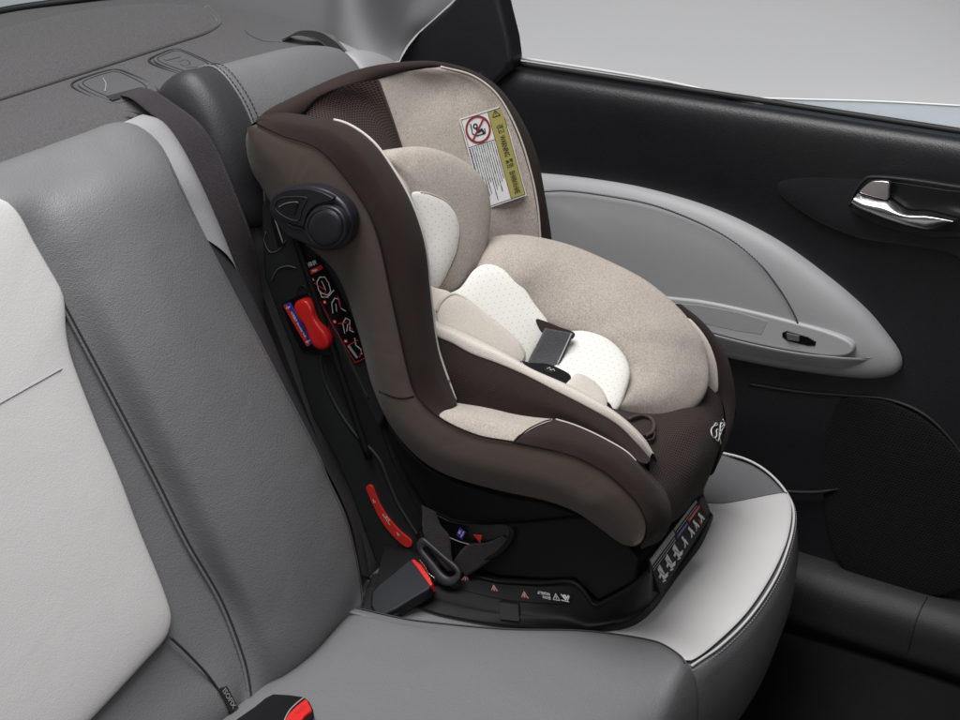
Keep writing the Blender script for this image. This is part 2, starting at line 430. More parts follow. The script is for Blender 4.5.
seamA_px = [(252, 712), (248, 680), (242, 655), (221, 601), (187, 542), (155, 478), (100, 373), (61, 300), (30, 240), (5, 204)]
t4 = top(-38, 178); seamA = [LP(*q, 0) for q in seamA_px]
r4 = [under(seamA[0])] + seamA + [top(-22, 186, 1.59), t4] + tail(t4)
t5 = top(-110, 203); r5 = [LP(238, 722, -.03)+V((0,.05,-.06)), LP(231, 717, .0), LP(192, 659, -.006), LP(165, 600, -.010), LP(125, 520, -.014), LP(60, 400, -.014), LP(15, 320, .002), LP(-30, 250, .002), top(-80, 210, 1.59), t5]+tail(t5)
t6 = top(-260, 245); r6 = [LP(60, 880, -.03)+V((0,.05,-.06)), LP(50, 860, .0), LP(0, 800, .0), LP(-60, 680, 0), LP(-150, 500, 0), LP(-230, 300, 0), t6]+tail(t6)
sideB = [q + V((.022, .06, -.05 if i > len(r1)-6 else 0)) for i, q in enumerate(r1)]
bb = loft('cover', [sideB, r1, r2, r3, r4, r5, r6], M['grey_leather'], nb, n=90, k=8)
def offs(L, n_, h): return [q+n_*h for q in L]
tube('seam', offs(seamA, LN, .001), .0022, M['seam'], bb, n=120)
tube('welt', offs([q+V((-.005, 0, 0)) for q in seamA], LN, .0018), .0024, M['grey_leather'], bb, n=120)
tube('seam', offs([q+V((-.006, 0, 0)) for q in seamB[:-1]], LN, .0015), .0016, M['seam'], bb, n=120)
# pale side strip near the top of the backrest edge
edge_l = [P(122, 123, y=1.622), P(143, 128, y=1.6), P(161, 145, y=1.574), LP(177, 178, -.002), LP(191, 207, -.002), LP(200, 233, -.002)]
edge_r = [P(142, 114, y=1.65), P(160, 120, y=1.632), P(178, 143, y=1.6), P(201, 187, y=1.555), P(223, 238, y=1.52), P(240, 281, y=1.49)]
edge_m = [a.lerp(b, .5)+V((.006, -.008, .004)) for a, b in zip(edge_l, edge_r)]
loft('side_strip', [[q+V((-.004, 0, 0)) for q in edge_l], edge_m, edge_r, [q+V((.0, .04, 0)) for q in edge_r]], M['mid_leather'], nb, n=40, k=5)
# lower side face
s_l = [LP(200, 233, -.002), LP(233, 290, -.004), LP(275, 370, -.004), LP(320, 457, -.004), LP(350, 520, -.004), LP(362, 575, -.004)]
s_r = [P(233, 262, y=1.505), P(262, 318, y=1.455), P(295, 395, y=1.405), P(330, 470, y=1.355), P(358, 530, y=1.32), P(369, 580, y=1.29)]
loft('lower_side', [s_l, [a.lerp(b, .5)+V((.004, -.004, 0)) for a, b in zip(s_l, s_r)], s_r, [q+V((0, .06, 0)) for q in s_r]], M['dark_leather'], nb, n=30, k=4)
from mathutils.bvhtree import BVHTree
def BVH_(o):
    off = ORIG[o.parent.name]; t_ = BVHTree.FromPolygons([v_.co+off for v_ in o.data.vertices], [tuple(p.vertices) for p in o.data.polygons])
    return lambda u, v: t_.ray_cast(CAM, ray(u, v).normalized())[0]
# pale centre panel
pan = [(-340, 330), (-200, 235), (-60, 192), (0, 199), (17, 214), (31, 240), (47, 268), (60, 291), (63, 305), (64, 328), (67, 348), (73, 368), (94, 422), (118, 478), (138, 531), (158, 580), (167, 605), (170, 619), (165, 637), (146, 659), (92, 717), (20, 790), (-120, 900), (-330, 700)]
panel = pillow('centre_panel', [LP(*q, .001) for q in pan], LN, .016, M['light_leather'], nb, n=200, rings=16, p=3.4)
pn_ = BVH_(panel)
tube('seam', [pn_(-60+126*i/24, 437-70.5*i/24) for i in range(24)]+[LP(66.5, 367, .006)], .0011, M['thread'], panel, n=60)
tube('seam', [LP(*q, .003) for q in ((170, 637), (182, 648), (194, 660), (206, 673), (217, 688), (226, 704), (232, 722))], .002, M['seam'], bb, n=40)
# anchor tag sewn in the seam
tg = [LP(*q, .008) for q in ((218, 689), (227, 686), (239, 708), (230, 711))]
tag = slab('fabric_tag', tg, -LN*.0015, M['black_print'], nb, bev=.0003)

# ================================================================== BACKREST (far section)
fb = thing('rear_seatback', (2.05, 1.3, 0), 'grey leather seat backrest with raised headrest behind the child seat', 'seat backrest')
def lean(x, s, h=0): return V((x, 1.25, 0)) + V((0, .3835, .9235))*s + LN*h
rl = []
for x, h in ((1.86, -.20), (1.86, -.15), (1.875, -.13), (1.90, -.12), (1.95, -.115), (2.15, -.11), (2.30, -.09), (2.42, -.10), (2.44, -.16)):
    rl.append([lean(x, -.06, h-.04), lean(x, 0, h), lean(x, .2, h+.01), lean(x, .45, h+.008), lean(x, .60, h), lean(x, .66, h-.03), lean(x, .66, h-.12)])
loft('cover', rl, M['grey_leather'], fb, n=40, k=5)
loft('gap_shade', [[lean(x, -.06, h), lean(x, .2, h), lean(x, .45, h), lean(x, .68, h)] for x, h in ((1.66, -.16), (1.72, -.18), (1.87, -.16))], M['dark_leather'], fb, n=20, k=3)  # dark sheet added to stand in for the shade of the black gap
def hsec(x, s=1, dz=0, cy=1.645, cz=.66, top_=.785, lo=.54):
    # head roll cross-section in the y-z plane
    pts = [(1.545, lo), (1.538, .60), (1.545, .68), (1.575, .745), (1.625, top_), (1.68, .76), (1.72, .70), (1.73, .62), (1.66, lo)]
    return [V((x, cy+(a-cy)*s, cz+(b-cz)*s+dz)) for a, b in pts]
secs = [(1.742, .05), (1.742, .45), (1.748, .78), (1.765, .93), (1.79, .985, -.006), (1.82, .995, -.011)]
body = [(1.822, 1.0, -.012), (1.86, 1.0, -.016), (1.95, 1.0, -.02), (2.05, .99, -.026), (2.12, .98, -.04), (2.15, .95, -.048), (2.158, .9, -.054), (2.16, .05, -.05)]
hr = loft('headrest', [rs(hsec(*b), 60, True) for b in body], M['grey_leather'], fb, n=60, k=5, closed=True)
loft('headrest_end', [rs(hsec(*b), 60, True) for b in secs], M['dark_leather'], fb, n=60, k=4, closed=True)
for xx in (1.826, 1.838):
    stitches('stitching', [q for q in hsec(xx, 1.012, -.012)[1:7]], M['thread_dark'], hr, pitch=.007, r=.0009)
tube('welt', [q for q in hsec(1.821, 1.012, -.012)[0:8]], .0022, M['grey_leather'], hr, n=60)
lt = [(2.165, .88, -.062), (2.175, .94, -.058), (2.22, .95, -.064), (2.27, .92, -.078), (2.30, .82, -.085), (2.305, .05, -.08)]
loft('headrest_wing', [rs(hsec(*b), 60, True) for b in lt], M['mid_leather'], fb, n=60, k=4, closed=True)

# ================================================================== SEAT CUSHIONS
nc = thing('rear_seat_cushion', (1.4, 1.0, 0), 'dark grey leather seat cushion under the two seat belt buckles', 'seat cushion')
bp = PX([(352, 606), (400, 617), (423, 621), (507, 629), (590, 631), (657, 641), (680, 653), (688, 663)], z=.006) 
bdry = bp + [P(694, 674, x=bp[-1].x), P(697, 693, x=bp[-1].x), P(697, 722, x=bp[-1].x), P(692, 800, x=bp[-1].x)]
def crail(dx, dz, L=bdry): return [q+V((dx, 0, dz if q.z > -.01 else 0)) + V((0, -.004 if q.z < -.01 else 0, 0)) for q in L]
def nrail(x, dz):
    return [V((x, 1.30, -.02)), V((x, 1.24, dz)), V((x, 1.1, dz+.006)), V((x, .95, dz+.006)), V((x, .83, dz)), V((x, .765, dz-.018)), V((x, .738, dz-.06)), V((x, .735, -.14)), V((x, .76, -.30))]
ncov = loft('cover', [[q+V((.006, 0, -.03)) for q in bdry], [q+V((.004, 0, -.008)) for q in bdry], crail(-.008, .004), crail(-.03, .010), nrail(1.62, .014), nrail(1.45, .012), nrail(1.2, .012), nrail(.9, .01)], M['grey_leather'], nc, n=80, k=7)
tube('seam', [q+V((-.012, 0, .0075)) for q in bp], .0012, M['thread_dark'], ncov, n=80)

fc = thing('rear_seat_cushion', (2.05, 1.0, 0), 'seat cushion with a pale grey leather panel under the child seat', 'seat cushion')
fo_px = [(735, 455), (752, 461), (768, 471), (783, 486), (793, 503), (795, 520), (790, 545), (777, 578), (752, 616), (722, 646), (692, 667)]
fo = PX(fo_px, z=0)
out = [V((1.66, 1.28, 0)), V((2.1, 1.29, 0)), V((2.42, 1.26, 0)), V((2.455, 1.12, 0)), V((2.44, 1.0, 0))] + fo + [V((1.745, .80, 0)), V((1.70, 1.0, 0))]
cc = V((2.05, 1.0, 0)); O = rs(out, 200, True); rows = []
hz = lambda r: .006*(1-r**3)-.006
for k in range(14):
    r = math.sin(k/13*math.pi/2)**.9; rows.append([cc+(q-cc)*max(r, .002)*.975+V((0, 0, hz(r*.97))) for q in O])
def skirt(s, z, push): return [cc+(q-cc)*.99+(q-cc).normalized()*push+V((0, 0, z)) for q in O]
rows += [skirt(1, -.007, .001), skirt(1, -.012, .0055), skirt(1, -.030, .010), skirt(1, -.07, .016), skirt(1, -.12, .014), skirt(1, -.2, -.004), skirt(1, -.28, -.04), skirt(1, -.36, -.07)]
vs, F = grid(rows, closeu=True); fcov = mesh_obj('cover', vs, F, M['grey_leather'], fc); fixn(fcov, V((0, 0, 1)))
lp = [(705, 504), (720, 505), (735, 503), (760, 498), (776, 495), (787, 494), (790, 500), (791.5, 512), (790, 528), (785, 547), (771, 577), (747, 613), (718, 642), (692, 661), (680, 660), (660, 650), (600, 645), (560, 640), (560, 560), (640, 500)]
lpo = [q+V((0, 0, 0)) for q in PX(lp, z=.0)]
lo2 = [V((q.x, q.y, .0018)) for q in lpo]
light = pillow('pale_panel', lo2, V((0, 0, 1)), .0035, M['light_leather'], fc, n=140, rings=10, p=3.5)
sm = [cc+(q-cc)*.99+(q-cc).normalized()*.002+V((0, 0, -.0045)) for q in O]
fo3 = PX([(700, 448)] + fo_px, z=-.002)
tube('piping', [cc+(q-cc)*.993 for q in fo3], .0022, M['light_leather'], fcov, n=120)
stitches('stitching', [cc+(q-cc)*1.008+V((0, 0, -.006)) for q in fo3], M['thread'], fcov, pitch=.0075, r=.0009)
tube('seam', [V((q.x, q.y, .0025)) for q in PX([(705, 504), (720, 505), (735, 503), (760, 498), (776, 495), (787, 494)], z=0)], .0011, M['thread_dark'], fcov, n=40)
# ================================================================== FAR DOOR
DX = 2.52
dr = thing('car_door', (DX, .9, -.2), 'black rear car door with a grey oval armrest and satin pull handle', 'car door')
def belt(y): # belt line height at the door plane
    a, b = P(515, 68, x=DX), P(960, 137, x=DX)
    return a.z+(b.z-a.z)*(a.y-y)/(a.y-b.y)
prof = [(.045, -.002), (.02, -.004), (-.004, -.004), (-.016, -.014), (-.022, -.035), (-.020, -.075), (-.012, -.14), (.0, -.20), (.006, -.30), (.010, -.45), (.014, -.65), (.016, -.86), (.018, -1.02)]
ys = [1.72, 1.6, 1.4, 1.2, 1.0, .8, .6, .4, .2]
loft('upper_trim', [[V((DX+a, y, belt(y)+b)) for y in ys] for a, b in prof], M['door_black'], dr, n=60, k=5)
# belt rubber and bright strip
bl = [V((DX+.012, y, belt(y)+.003)) for y in (1.56, 1.3, 1.0, .7, .3)]
slabpts = lambda dz: [q+V((0, 0, dz)) for q in bl]
tube('belt_rubber', [q+V((.004, 0, .002)) for q in bl], .0055, M['rubber'], dr, n=60)
M['bright'] = plain('trim_highlight', (.6, .6, .61), .3)  # pale non-metal colour paints in the highlight of the chrome trim
tube('bright_strip', [V((DX+.026, y, belt(y)+dz_)) for y, dz_ in ((1.56, .013), (1.4, .013), (1.25, .012), (1.15, .008), (1.05, -.002), (.95, -.012))], .0028, M['bright'], dr, n=60)
# window pane, lowered, its top edge above the belt
ga = [P(690, 95, x=2.55), P(725, 97, x=2.55), P(790, 99, x=2.55), P(880, 101.5, x=2.55), P(965, 106, x=2.55), P(1150, 116, x=2.55)]
gl, gtt, gbb = nt('tinted_glass'); gbb.inputs['Base Color'].default_value = (.62, .72, .79, 1); gbb.inputs['Alpha'].default_value = .7; gbb.inputs['Roughness'].default_value = .1; gbb.inputs['Specular IOR Level'].default_value = .3
M['tint'] = gl
pane = loft('window_pane', [ga, [V((2.555, q.y, q.z-.2)) for q in ga]], M['tint'], dr, n=40, k=4)
tube('pane_edge_highlight', ga, .0016, M['white_print'], pane, n=40)  # white cord painting the thin highlight along the glass edge
# window frame / rear quarter trim
qp = [(515, 66), (509, 40), (503, 15), (498, -8), (494, -30), (470, -30), (461, -8), (448, 7), (436, 17), (417, 34), (406, 47), (399, 59), (396, 66), (394, 90), (440, 98), (506, 70)]
qo = PX(qp, x=2.49)
q_ = slab('quarter_trim', [P(*q, x=2.478) for q in [(511, 63), (508, 40), (501, 12), (495, -14), (490, -40), (470, -40), (461, -8), (448, 6), (436, 16.5), (417, 33.5), (406, 47), (399, 59), (394, 70), (394, 110), (470, 110), (507, 71)]], V((.05, 0, 0)), M['door_black'], dr, bev=.011, seg=5)
tube('bright_strip', [P(518, 66, x=2.535), P(509, 33, x=2.535), P(500, -2, x=2.535), P(494, -30, x=2.535)], .0026, M['bright'], dr, n=20)
tube('belt_rubber', [P(515, 66, x=2.53), P(505.5, 33, x=2.53), P(496.5, -2, x=2.53), P(490, -30, x=2.53)], .0035, M['rubber'], dr, n=20)
# grey armrest panel (oval)
NX = V((-1, 0, 0))
ar = [(480, 170), (543, 172), (600, 178), (650, 187), (715, 207), (775, 237), (825, 273), (868, 310), (891, 338), (901, 354), (902, 367), (893, 374.5), (866, 377), (800, 369), (740, 358), (690, 345), (600, 330), (480, 310)]
arm = pillow('armrest_panel', PX(ar, x=DX+.006), NX, .042, M['door_grey'], dr, n=170, rings=18, p=2.6, centre=P(690, 275, x=DX+.006))
st = [(540, 192), (565, 191), (600, 195), (648, 204), (688, 218), (728, 238), (758, 262), (780, 290), (793, 312), (799, 326)]
stp = PX(st, x=DX-.0385)
tube('seam', stp, .0014, M['thread_dark'], arm, n=60)
stitches('stitching', [q+V((-.0005, .003, .003)) for q in stp], M['thread'], arm, pitch=.006, r=.0008)
# ledge with the pull pocket and window switch
lb = [(640, 292), (665, 297), (700, 301), (740, 309), (785, 320), (830, 333), (852, 344), (853, 353), (838, 357), (800, 353), (757, 345), (720, 336), (690, 327), (650, 315)]
lpz = [P(u, v, x=DX-.041) for u, v in lb]
led = slab('armrest_ledge', lpz, V((.02, 0, 0)), M['door_ledge'], dr, bev=.006, seg=5, n=90)
pk = [P(u, v, x=DX-.0415) for u, v in ((672, 303), (700, 305), (738, 312), (768, 321), (762, 335), (735, 331), (700, 323), (672, 316))]
slab('pull_pocket', pk, V((.004, 0, 0)), M['door_grey'], led, bev=.0015, n=0)
lip = [[P(u, v, x=DX-.03-(x)*f_) for (u, v), f_ in zip(((640, 312), (690, 327), (720, 336), (757, 345), (800, 353), (838, 357), (856, 358), (872, 358)), (1, 1, 1, 1, 1, .8, .3, -.6))] for x in (.011, .016, .014)]
lowlip = [P(u, v, x=DX-.03) for u, v in ((640, 330), (690, 340), (725, 350), (760, 357), (800, 364), (838, 368), (856, 366), (872, 361))]
lowlip[-1].x += .012; lowlip[-2].x += .004
loft('armrest_lip', [lip[0], lip[1], [a+V((0, 0, -.004)) for a in lip[1]], lowlip], M['door_grey'], arm, n=50, k=5)
bz = [P(u, v, x=DX-.0425) for u, v in ((782, 333), (787, 331), (808, 337), (816, 342), (815, 346), (808, 346), (787, 341), (782, 337))]
bez = slab('window_switch', bz, V((.004, 0, 0)), M['gloss_black'], led, bev=.001)
slab('switch_rocker', [P(u, v, x=DX-.046) for u, v in ((786, 333), (799, 336), (799, 342), (787, 340))], V((.004, 0, 0)), M['cover_plastic'], bez, bev=.0012)
# black pod below the oval: pocket opening with speaker mesh
mp = [(899, 300), (930, 330), (960, 372), (1000, 430), (1000, 560), (960, 595), (900, 588), (850, 570), (830, 540), (826, 490), (832, 440), (860, 400), (905, 385), (925, 360), (905, 325)]
spk = [(838, 402), (880, 400), (912, 412), (940, 432), (965, 462), (985, 520), (980, 575), (940, 596), (890, 588), (845, 570), (828, 530), (824, 470)]
pillow('speaker_mesh', PX(spk, x=DX+.004), NX, .004, M['door_cloth'], dr, n=90, rings=10, p=3, centre=P(900, 500, x=DX+.004))
lw = [(748, 384), (800, 392), (850, 396), (890, 400), (925, 415), (955, 445), (975, 480), (990, 530)]
tube('pod_edge', PX(lw, x=DX+.010), .003, M['rubber'], dr, n=60)
pock = [(700, 480), (760, 486), (795, 492), (820, 490), (835, 494), (832, 500), (800, 502), (790, 505), (760, 500), (700, 495)]
tube('pocket_lip', PX([(730, 484), (765, 489), (795, 492), (820, 492), (838, 489)], x=DX-.002), .0035, M['rubber'], dr, n=50, taper=True)
# scoop round the inner handle
hs = [(778, 184), (790, 175), (820, 165), (860, 162), (920, 166), (1010, 178), (1010, 300), (960, 258), (905, 245), (860, 238), (820, 222), (790, 203), (779, 193)]
pillow('handle_scoop', PX(hs, x=DX-.014), NX, .005, M['door_black'], dr, n=120, rings=12, p=1.8, centre=P(920, 208, x=DX-.014))
hb = [(848, 204), (853, 193), (862, 182), (868, 178), (880, 177), (910, 180), (945, 185), (1000, 194), (1000, 240), (960, 238), (930, 238), (905, 232), (880, 225), (858, 215), (850, 209)]
bzl = slab('handle_bezel', PX(hb, x=DX-.034), V((.02, 0, 0)), M['door_black'], dr, bev=.003, n=120)
tube('bezel_rim', PX([(849, 206), (855, 192), (863, 181), (870, 177), (910, 180), (945, 185), (1000, 194)], x=DX-.036), .0026, M['sill'], bzl, n=60)
hc = [(853, 203), (858, 193), (867, 183), (880, 181), (906, 184), (945, 190), (1000, 199), (1000, 235), (960, 232), (925, 231), (890, 222), (860, 211)]
slab('handle_recess', PX(hc, x=DX-.0345), V((.02, 0, 0)), M['gloss_black'], bzl, bev=.001, n=90)
dh = thing('door_handle_temp', (0, 0, 0), 'x', 'x'); bpy.data.objects.remove(dh)
# lever: curved satin blade
def blade(a, x): return [P(u, v, x=x) for u, v in a]
up_ = [(858, 193.5), (866, 196.5), (876, 199), (888, 201), (896, 206), (904, 211.5), (914, 213), (924, 213), (938, 216), (955.5, 220.5)]
mid_ = [(853, 200), (862, 205), (873, 208), (885, 211), (895, 214), (905, 216.5), (915, 217.5), (925, 217.5), (938, 219), (953, 221.5)]
low_ = [(850.5, 203), (858, 208), (870, 213), (883, 218), (895, 222), (905, 225), (916, 227.5), (928, 229.5), (938, 228.5), (950, 223.5)]
lev = loft('pull_handle', [[q+V((.012, 0, 0)) for q in blade(up_, DX-.05)], blade(up_, DX-.052), blade(mid_, DX-.066), blade(low_, DX-.054), [q+V((.012, 0, 0)) for q in blade(low_, DX-.052)]], M['chrome'], dr, n=50, k=6)
lk = [(859, 192), (864, 186.5), (870, 182), (878, 181), (886, 181.5), (889.5, 183), (889, 190), (888, 199), (880, 198.5), (870, 196)]
slab('lock_lever', PX(lk, x=DX-.058), V((.012, 0, 0)), M['chrome'], dr, bev=.0025, seg=4, n=60)
# door sill
sl = thing('door_sill', (2.5, .8, -.3), 'black moulded plastic door sill strip beside the floor carpet', 'door sill')
def srow(dx, dz): return [V((DX+dx, y, dz)) for y in (1.1, .95, .86, .7, .55, .3)]
ztop = P(837, 570, x=DX).z
sil = loft('sill_strip', [srow(.03, ztop+.006), srow(-.004, ztop+.002), srow(-.03, ztop-.008), srow(-.05, ztop-.03), srow(-.06, ztop-.07), srow(-.062, -.34), srow(-.03, -.38)], M['sill'], sl, n=50, k=5)
tube('seam', [V((DX-.004, .60, ztop+.003)), V((DX-.03, .602, ztop-.007)), V((DX-.0505, .604, ztop-.03)), V((DX-.061, .606, ztop-.07)), V((DX-.063, .608, -.34))], .0013, M['rubber'], sil, n=24)
# grey C-pillar trim
cp = thing('pillar_trim', tuple(P(345, 44, z=ZS)), 'smooth grey pillar trim between the parcel shelf and the black door frame', 'pillar trim')
def prail(u, v):
    b = P(u, v, z=ZS-.01); return [b+V((.28*t, .10*t+.2*t*t, t)) for t in (0, .05, .12, .25, .45)]
e0 = PX([(399, 61, 2.32), (406, 47, 2.42), (417, 33.5, 2.47), (436, 16.5, 2.495), (460, -8, 2.505), (490, -60, 2.51)])
e1 = PX([(386, 61, 2.27), (390, 44, 2.35), (399, 22, 2.42), (412, -4, 2.47), (432, -40, 2.50), (460, -90, 2.51)])
loft('pillar_panel', [e0, e1, prail(345, 44), prail(320, 32), prail(267, 17), prail(187, -2), prail(100, -28)], M['pillar_grey'], cp, n=50, k=6)
# ================================================================== CHILD SEAT
from mathutils.bvhtree import BVHTree
cs = thing('child_car_seat', (1.98, 1.08, 0), 'brown and beige child car seat strapped onto the far rear seat', 'child seat')
_bv = {}
def on(o, u, v, eps=.001):
    """lay a survey point on the surface of object(s) o, lifted by eps along the normal"""
    best = None
    for ob in (o if isinstance(o, (list, tuple)) else [o]):
        if ob.name not in _bv:
            off = ORIG[ob.name] if not ob.parent else ORIG[ob.parent.name]
            _bv[ob.name] = BVHTree.FromPolygons([v_.co+off for v_ in ob.data.vertices], [tuple(p.vertices) for p in ob.data.polygons])
        d = ray(u, v).normalized()
        h = _bv[ob.name].ray_cast(CAM, d)
        if h[0] is not None and (best is None or h[3] < best[2]):
            n = h[1] if h[1].dot(d) < 0 else -h[1]
            best = (h[0], n, h[3])
    if best is None: raise RuntimeError('no surface under %s %s on %s' % (u, v, o))
    return best[0]+best[1]*eps
def L3(L, eps, o): return [on(o, q[0], q[1], eps) for q in L]
def plane3(a, b, c):
    n = (b-a).cross(c-a).normalized()
    if n.dot(CAM-a) < 0: n = -n
    return a, n
def PLn(L, pl, h=0): return [P(u, v, o=pl[0]+pl[1]*h, n=pl[1]) for u, v in L]
def drape(name, px, ob, m, parent, eps=.001, puff=.003, n=90, rings=10, p=3):
    O = rs([V((u, v, 0)) for u, v in px], n, True); c = sum(O, V())/n; rows = []
    for k in range(rings+1):
        r = max(.01, math.sin(k/rings*math.pi/2)); q = [c+(w-c)*r for w in O]
        rows.append([on(ob, w.x, w.y, eps+puff*max(0, 1-r**p)**.5) for w in q])
    rows.append([on(ob, w.x, w.y, -.001) for w in O])
    vs, F = grid(rows, closeu=True); a = V((0, .6, .8)); 
    o = mesh_obj(name, vs, F, m, parent, [(v.dot(V((.5, -.85, 0)).normalized()), v.dot(V((0, .3, 1)).normalized())) for v in vs]); fixn(o, CAM-vs[0]); return o
class Decal:
    """flat print in a local frame; every colour becomes one thin mesh"""
    def __init__(s, o, ex, ey, e=.0004):
        s.o, s.ex = o, ex.normalized(); s.n = ex.cross(ey).normalized()
        if s.n.dot(CAM-o) < 0: s.n = -s.n
        s.ey = (ey-s.ex*ey.dot(s.ex)).normalized(); s.acc = {}; s.e = e
    def pt(s, x, y, l): return s.o+s.ex*x+s.ey*y+s.n*(s.e*l)
    def poly(s, key, pts, l=1):
        a = s.acc.setdefault(key, ([], [])); b = len(a[0]); a[0].extend(s.pt(x, y, l) for x, y in pts); a[1].append(tuple(range(b, b+len(pts))))
    def stroke(s, key, pts, w, l=1):
        for (x0, y0), (x1, y1) in zip(pts, pts[1:]):
            d = math.hypot(x1-x0, y1-y0) or 1; nx, ny = -(y1-y0)/d*w/2, (x1-x0)/d*w/2; ex, ey = (x1-x0)/d*w*.3, (y1-y0)/d*w*.3
            s.poly(key, [(x0+nx-ex, y0+ny-ey), (x1+nx+ex, y1+ny+ey), (x1-nx+ex, y1-ny+ey), (x0-nx-ex, y0-ny-ey)], l); l += .02
    def arc(s, key, cx, cy, r, w, l=1, a0=0, a1=360, k=28):
        s.stroke(key, [(cx+r*math.cos(math.radians(a0+(a1-a0)*i/k)), cy+r*math.sin(math.radians(a0+(a1-a0)*i/k))) for i in range(k+1)], w, l)
    def text(s, key, txt, x, y, size, l=1, rot=0, bold=0, width=None):
        c = bpy.data.curves.new('t', 'FONT'); c.body = txt; c.size = size; c.align_x = 'CENTER'; c.align_y = 'CENTER'; c.offset = bold; c.resolution_u = 2
        ob = bpy.data.objects.new('t', c); col.objects.link(ob)
        me = bpy.data.meshes.new_from_object(ob.evaluated_get(bpy.context.evaluated_depsgraph_get()))
        k = 1
        if width and len(me.vertices):
            xs = [v_.co.x for v_ in me.vertices]; k = width/(max(xs)-min(xs))
        a = s.acc.setdefault(key, ([], [])); b = len(a[0]); cr_, sr = math.cos(rot), math.sin(rot)
        for v_ in me.vertices:
            X, Y = v_.co.x*k, v_.co.y; a[0].append(s.pt(x+X*cr_-Y*sr, y+X*sr+Y*cr_, l))
        a[1].extend(tuple(i+b for i in p.vertices) for p in me.polygons)
        bpy.data.objects.remove(ob); bpy.data.curves.remove(c); bpy.data.meshes.remove(me)
    def build(s, parent, names):
        for k, (vs, F) in s.acc.items():
            mesh_obj(names.get(k, 'print'), vs, F, M[k], parent, smooth=False)
# ---------------------------------------------------------------- outer side cover
T0 = PX([(257, 124), (249, 134), (247, 150), (252, 171), (262, 188), (271, 203), (283, 222), (300, 240), (314, 251), (334, 270), (346, 293), (354, 317), (362, 343), (371, 380), (386, 416), (400, 438), (424, 462), (452, 477), (501, 491), (543, 500), (574, 511), (601, 529), (614, 539), (624, 545), (634, 546.5)], x=1.772)
T2 = PX([(257, 124), (283, 136), (317, 148), (340, 170), (366, 207), (379, 240), (390, 290), (402, 345), (409, 375), (417, 396), (440, 418), (476, 435), (513, 442), (571, 455), (605, 472), (629, 493), (638, 504), (646, 522), (645, 536), (641, 543), (634, 546.5)], x=1.735)
a_, b_ = rs(T0, 90), rs(T2, 90)
# match the two edges by the part they run through rather than by length alone
def blend(t, push): return [a_[i].lerp(b_[i], t)+V((push*min(1, (89-i)/10), 0, 0)) for i in range(90)]
T0 = rs(T0, 90); T0in = [q+V((.05, 0, .004))*min(1, (89-i)/16) for i, q in enumerate(T0)]
side = loft('side_cover', [T0in, [q+V((.012, 0, 0))*min(1, (89-i)/16) for i, q in enumerate(T0)], T0, blend(.2, -.016), blend(.5, -.023), blend(.8, -.012), b_], M['taupe'], cs, n=140, k=6)
T2b = PX([(257, 124), (283, 136), (317, 148), (340, 170), (366, 207), (379, 240), (390, 290), (402, 345), (409, 375), (417, 396), (440, 418), (476, 435), (513, 442), (571, 455), (605, 472), (629, 493), (638, 504), (646, 522), (645, 536), (641, 543), (634, 546.5)], x=1.732)
tube('seam', T2b, .0014, M['seam_brown'], side, n=160)
tube('seam', [on(side, u, v, .0) for u, v in ((379, 391), (388, 395), (398, 398), (408, 398), (414, 396))], .0012, M['seam_brown'], side, n=30)
# ---------------------------------------------------------------- dark rim of the near wing
RI = PX([(259, 119, 1.76), (287, 114, 1.785), (320, 119, 1.79), (347, 125, 1.79), (373, 143, 1.79), (393, 170, 1.79), (410, 200, 1.79), (422, 233, 1.79), (427, 258, 1.79), (430, 290, 1.79), (437, 345, 1.79), (446, 375, 1.79), (457, 402, 1.79)])
RM = PX([(258, 121, 1.745), (288, 123, 1.745), (325, 130, 1.745), (352, 148, 1.742), (380, 187, 1.742), (394, 220, 1.742), (404, 262, 1.742), (412, 310, 1.742), (422, 360, 1.742), (430, 388, 1.745), (446, 411, 1.752)])
RO = PX([(257, 124), (283, 136), (317, 148), (340, 170), (366, 207), (379, 240), (390, 290), (402, 345), (409, 375), (417, 396), (440, 418)], x=1.735)
RI = rs(RI, 60)
back1 = [q+V((.012, .03, -.002))*min(1, .05+i/16) for i, q in enumerate(RI)]; back2 = [q+V((.012, .12, -.01))*min(1, .08+i/26) for i, q in enumerate(RI)]
rim = loft('wing_rim', [RO, RM, [a*.5+b*.5+V((-.006, -.006, .004)) for a, b in zip(rs(RM, 60), rs(RI, 60))], RI, back1, back2], M['brown'], cs, n=120, k=6)
tube('piping', [q+V((.003, .002, .001)) for q in RI[12:-3]], .0022, M['piping'], rim, n=100)
tube('piping', PX([(437, 345, 1.795), (447, 375, 1.795), (456, 400, 1.793)]), .0016, M['piping'], rim, n=30)
# ---------------------------------------------------------------- top band
TI = PX([(287, 115, 1.80), (300, 116, 1.82), (317, 99, 1.855), (340, 88, 1.90), (378, 79, 1.985), (413, 69.5, 2.06), (440, 67.5, 2.11), (473, 77, 2.155), (497, 96, 2.175), (517, 132, 2.185), (530, 172, 2.19), (537, 206, 2.19), (539, 240, 2.19), (541, 285, 2.19)])
TS = PX([(257, 122, 1.765), (270, 110, 1.785), (290, 99, 1.83), (340, 76, 1.93), (373, 66, 1.99), (413, 61, 2.08), (440, 62, 2.13), (473, 71, 2.18), (500, 89, 2.21), (523, 122, 2.22), (537, 156, 2.22), (545, 196, 2.22), (552, 240, 2.22), (556, 285, 2.22)])
ti, ts = rs(TI, 80), rs(TS, 80)
tm = [a*.5+b*.5+V((-.004, -.006, .004)) for a, b in zip(ti, ts)]
loft('top_band', [[q+V((0, .02, -.01)) for q in ti], ti, tm, ts, [q+V((.003, .014, -.008)) for q in ts], [q+V((.004, .022, -.04)) for q in ts]], M['brown'], cs, n=120, k=5)
# far outer shell following the side outline
FAR_SHELL = 1
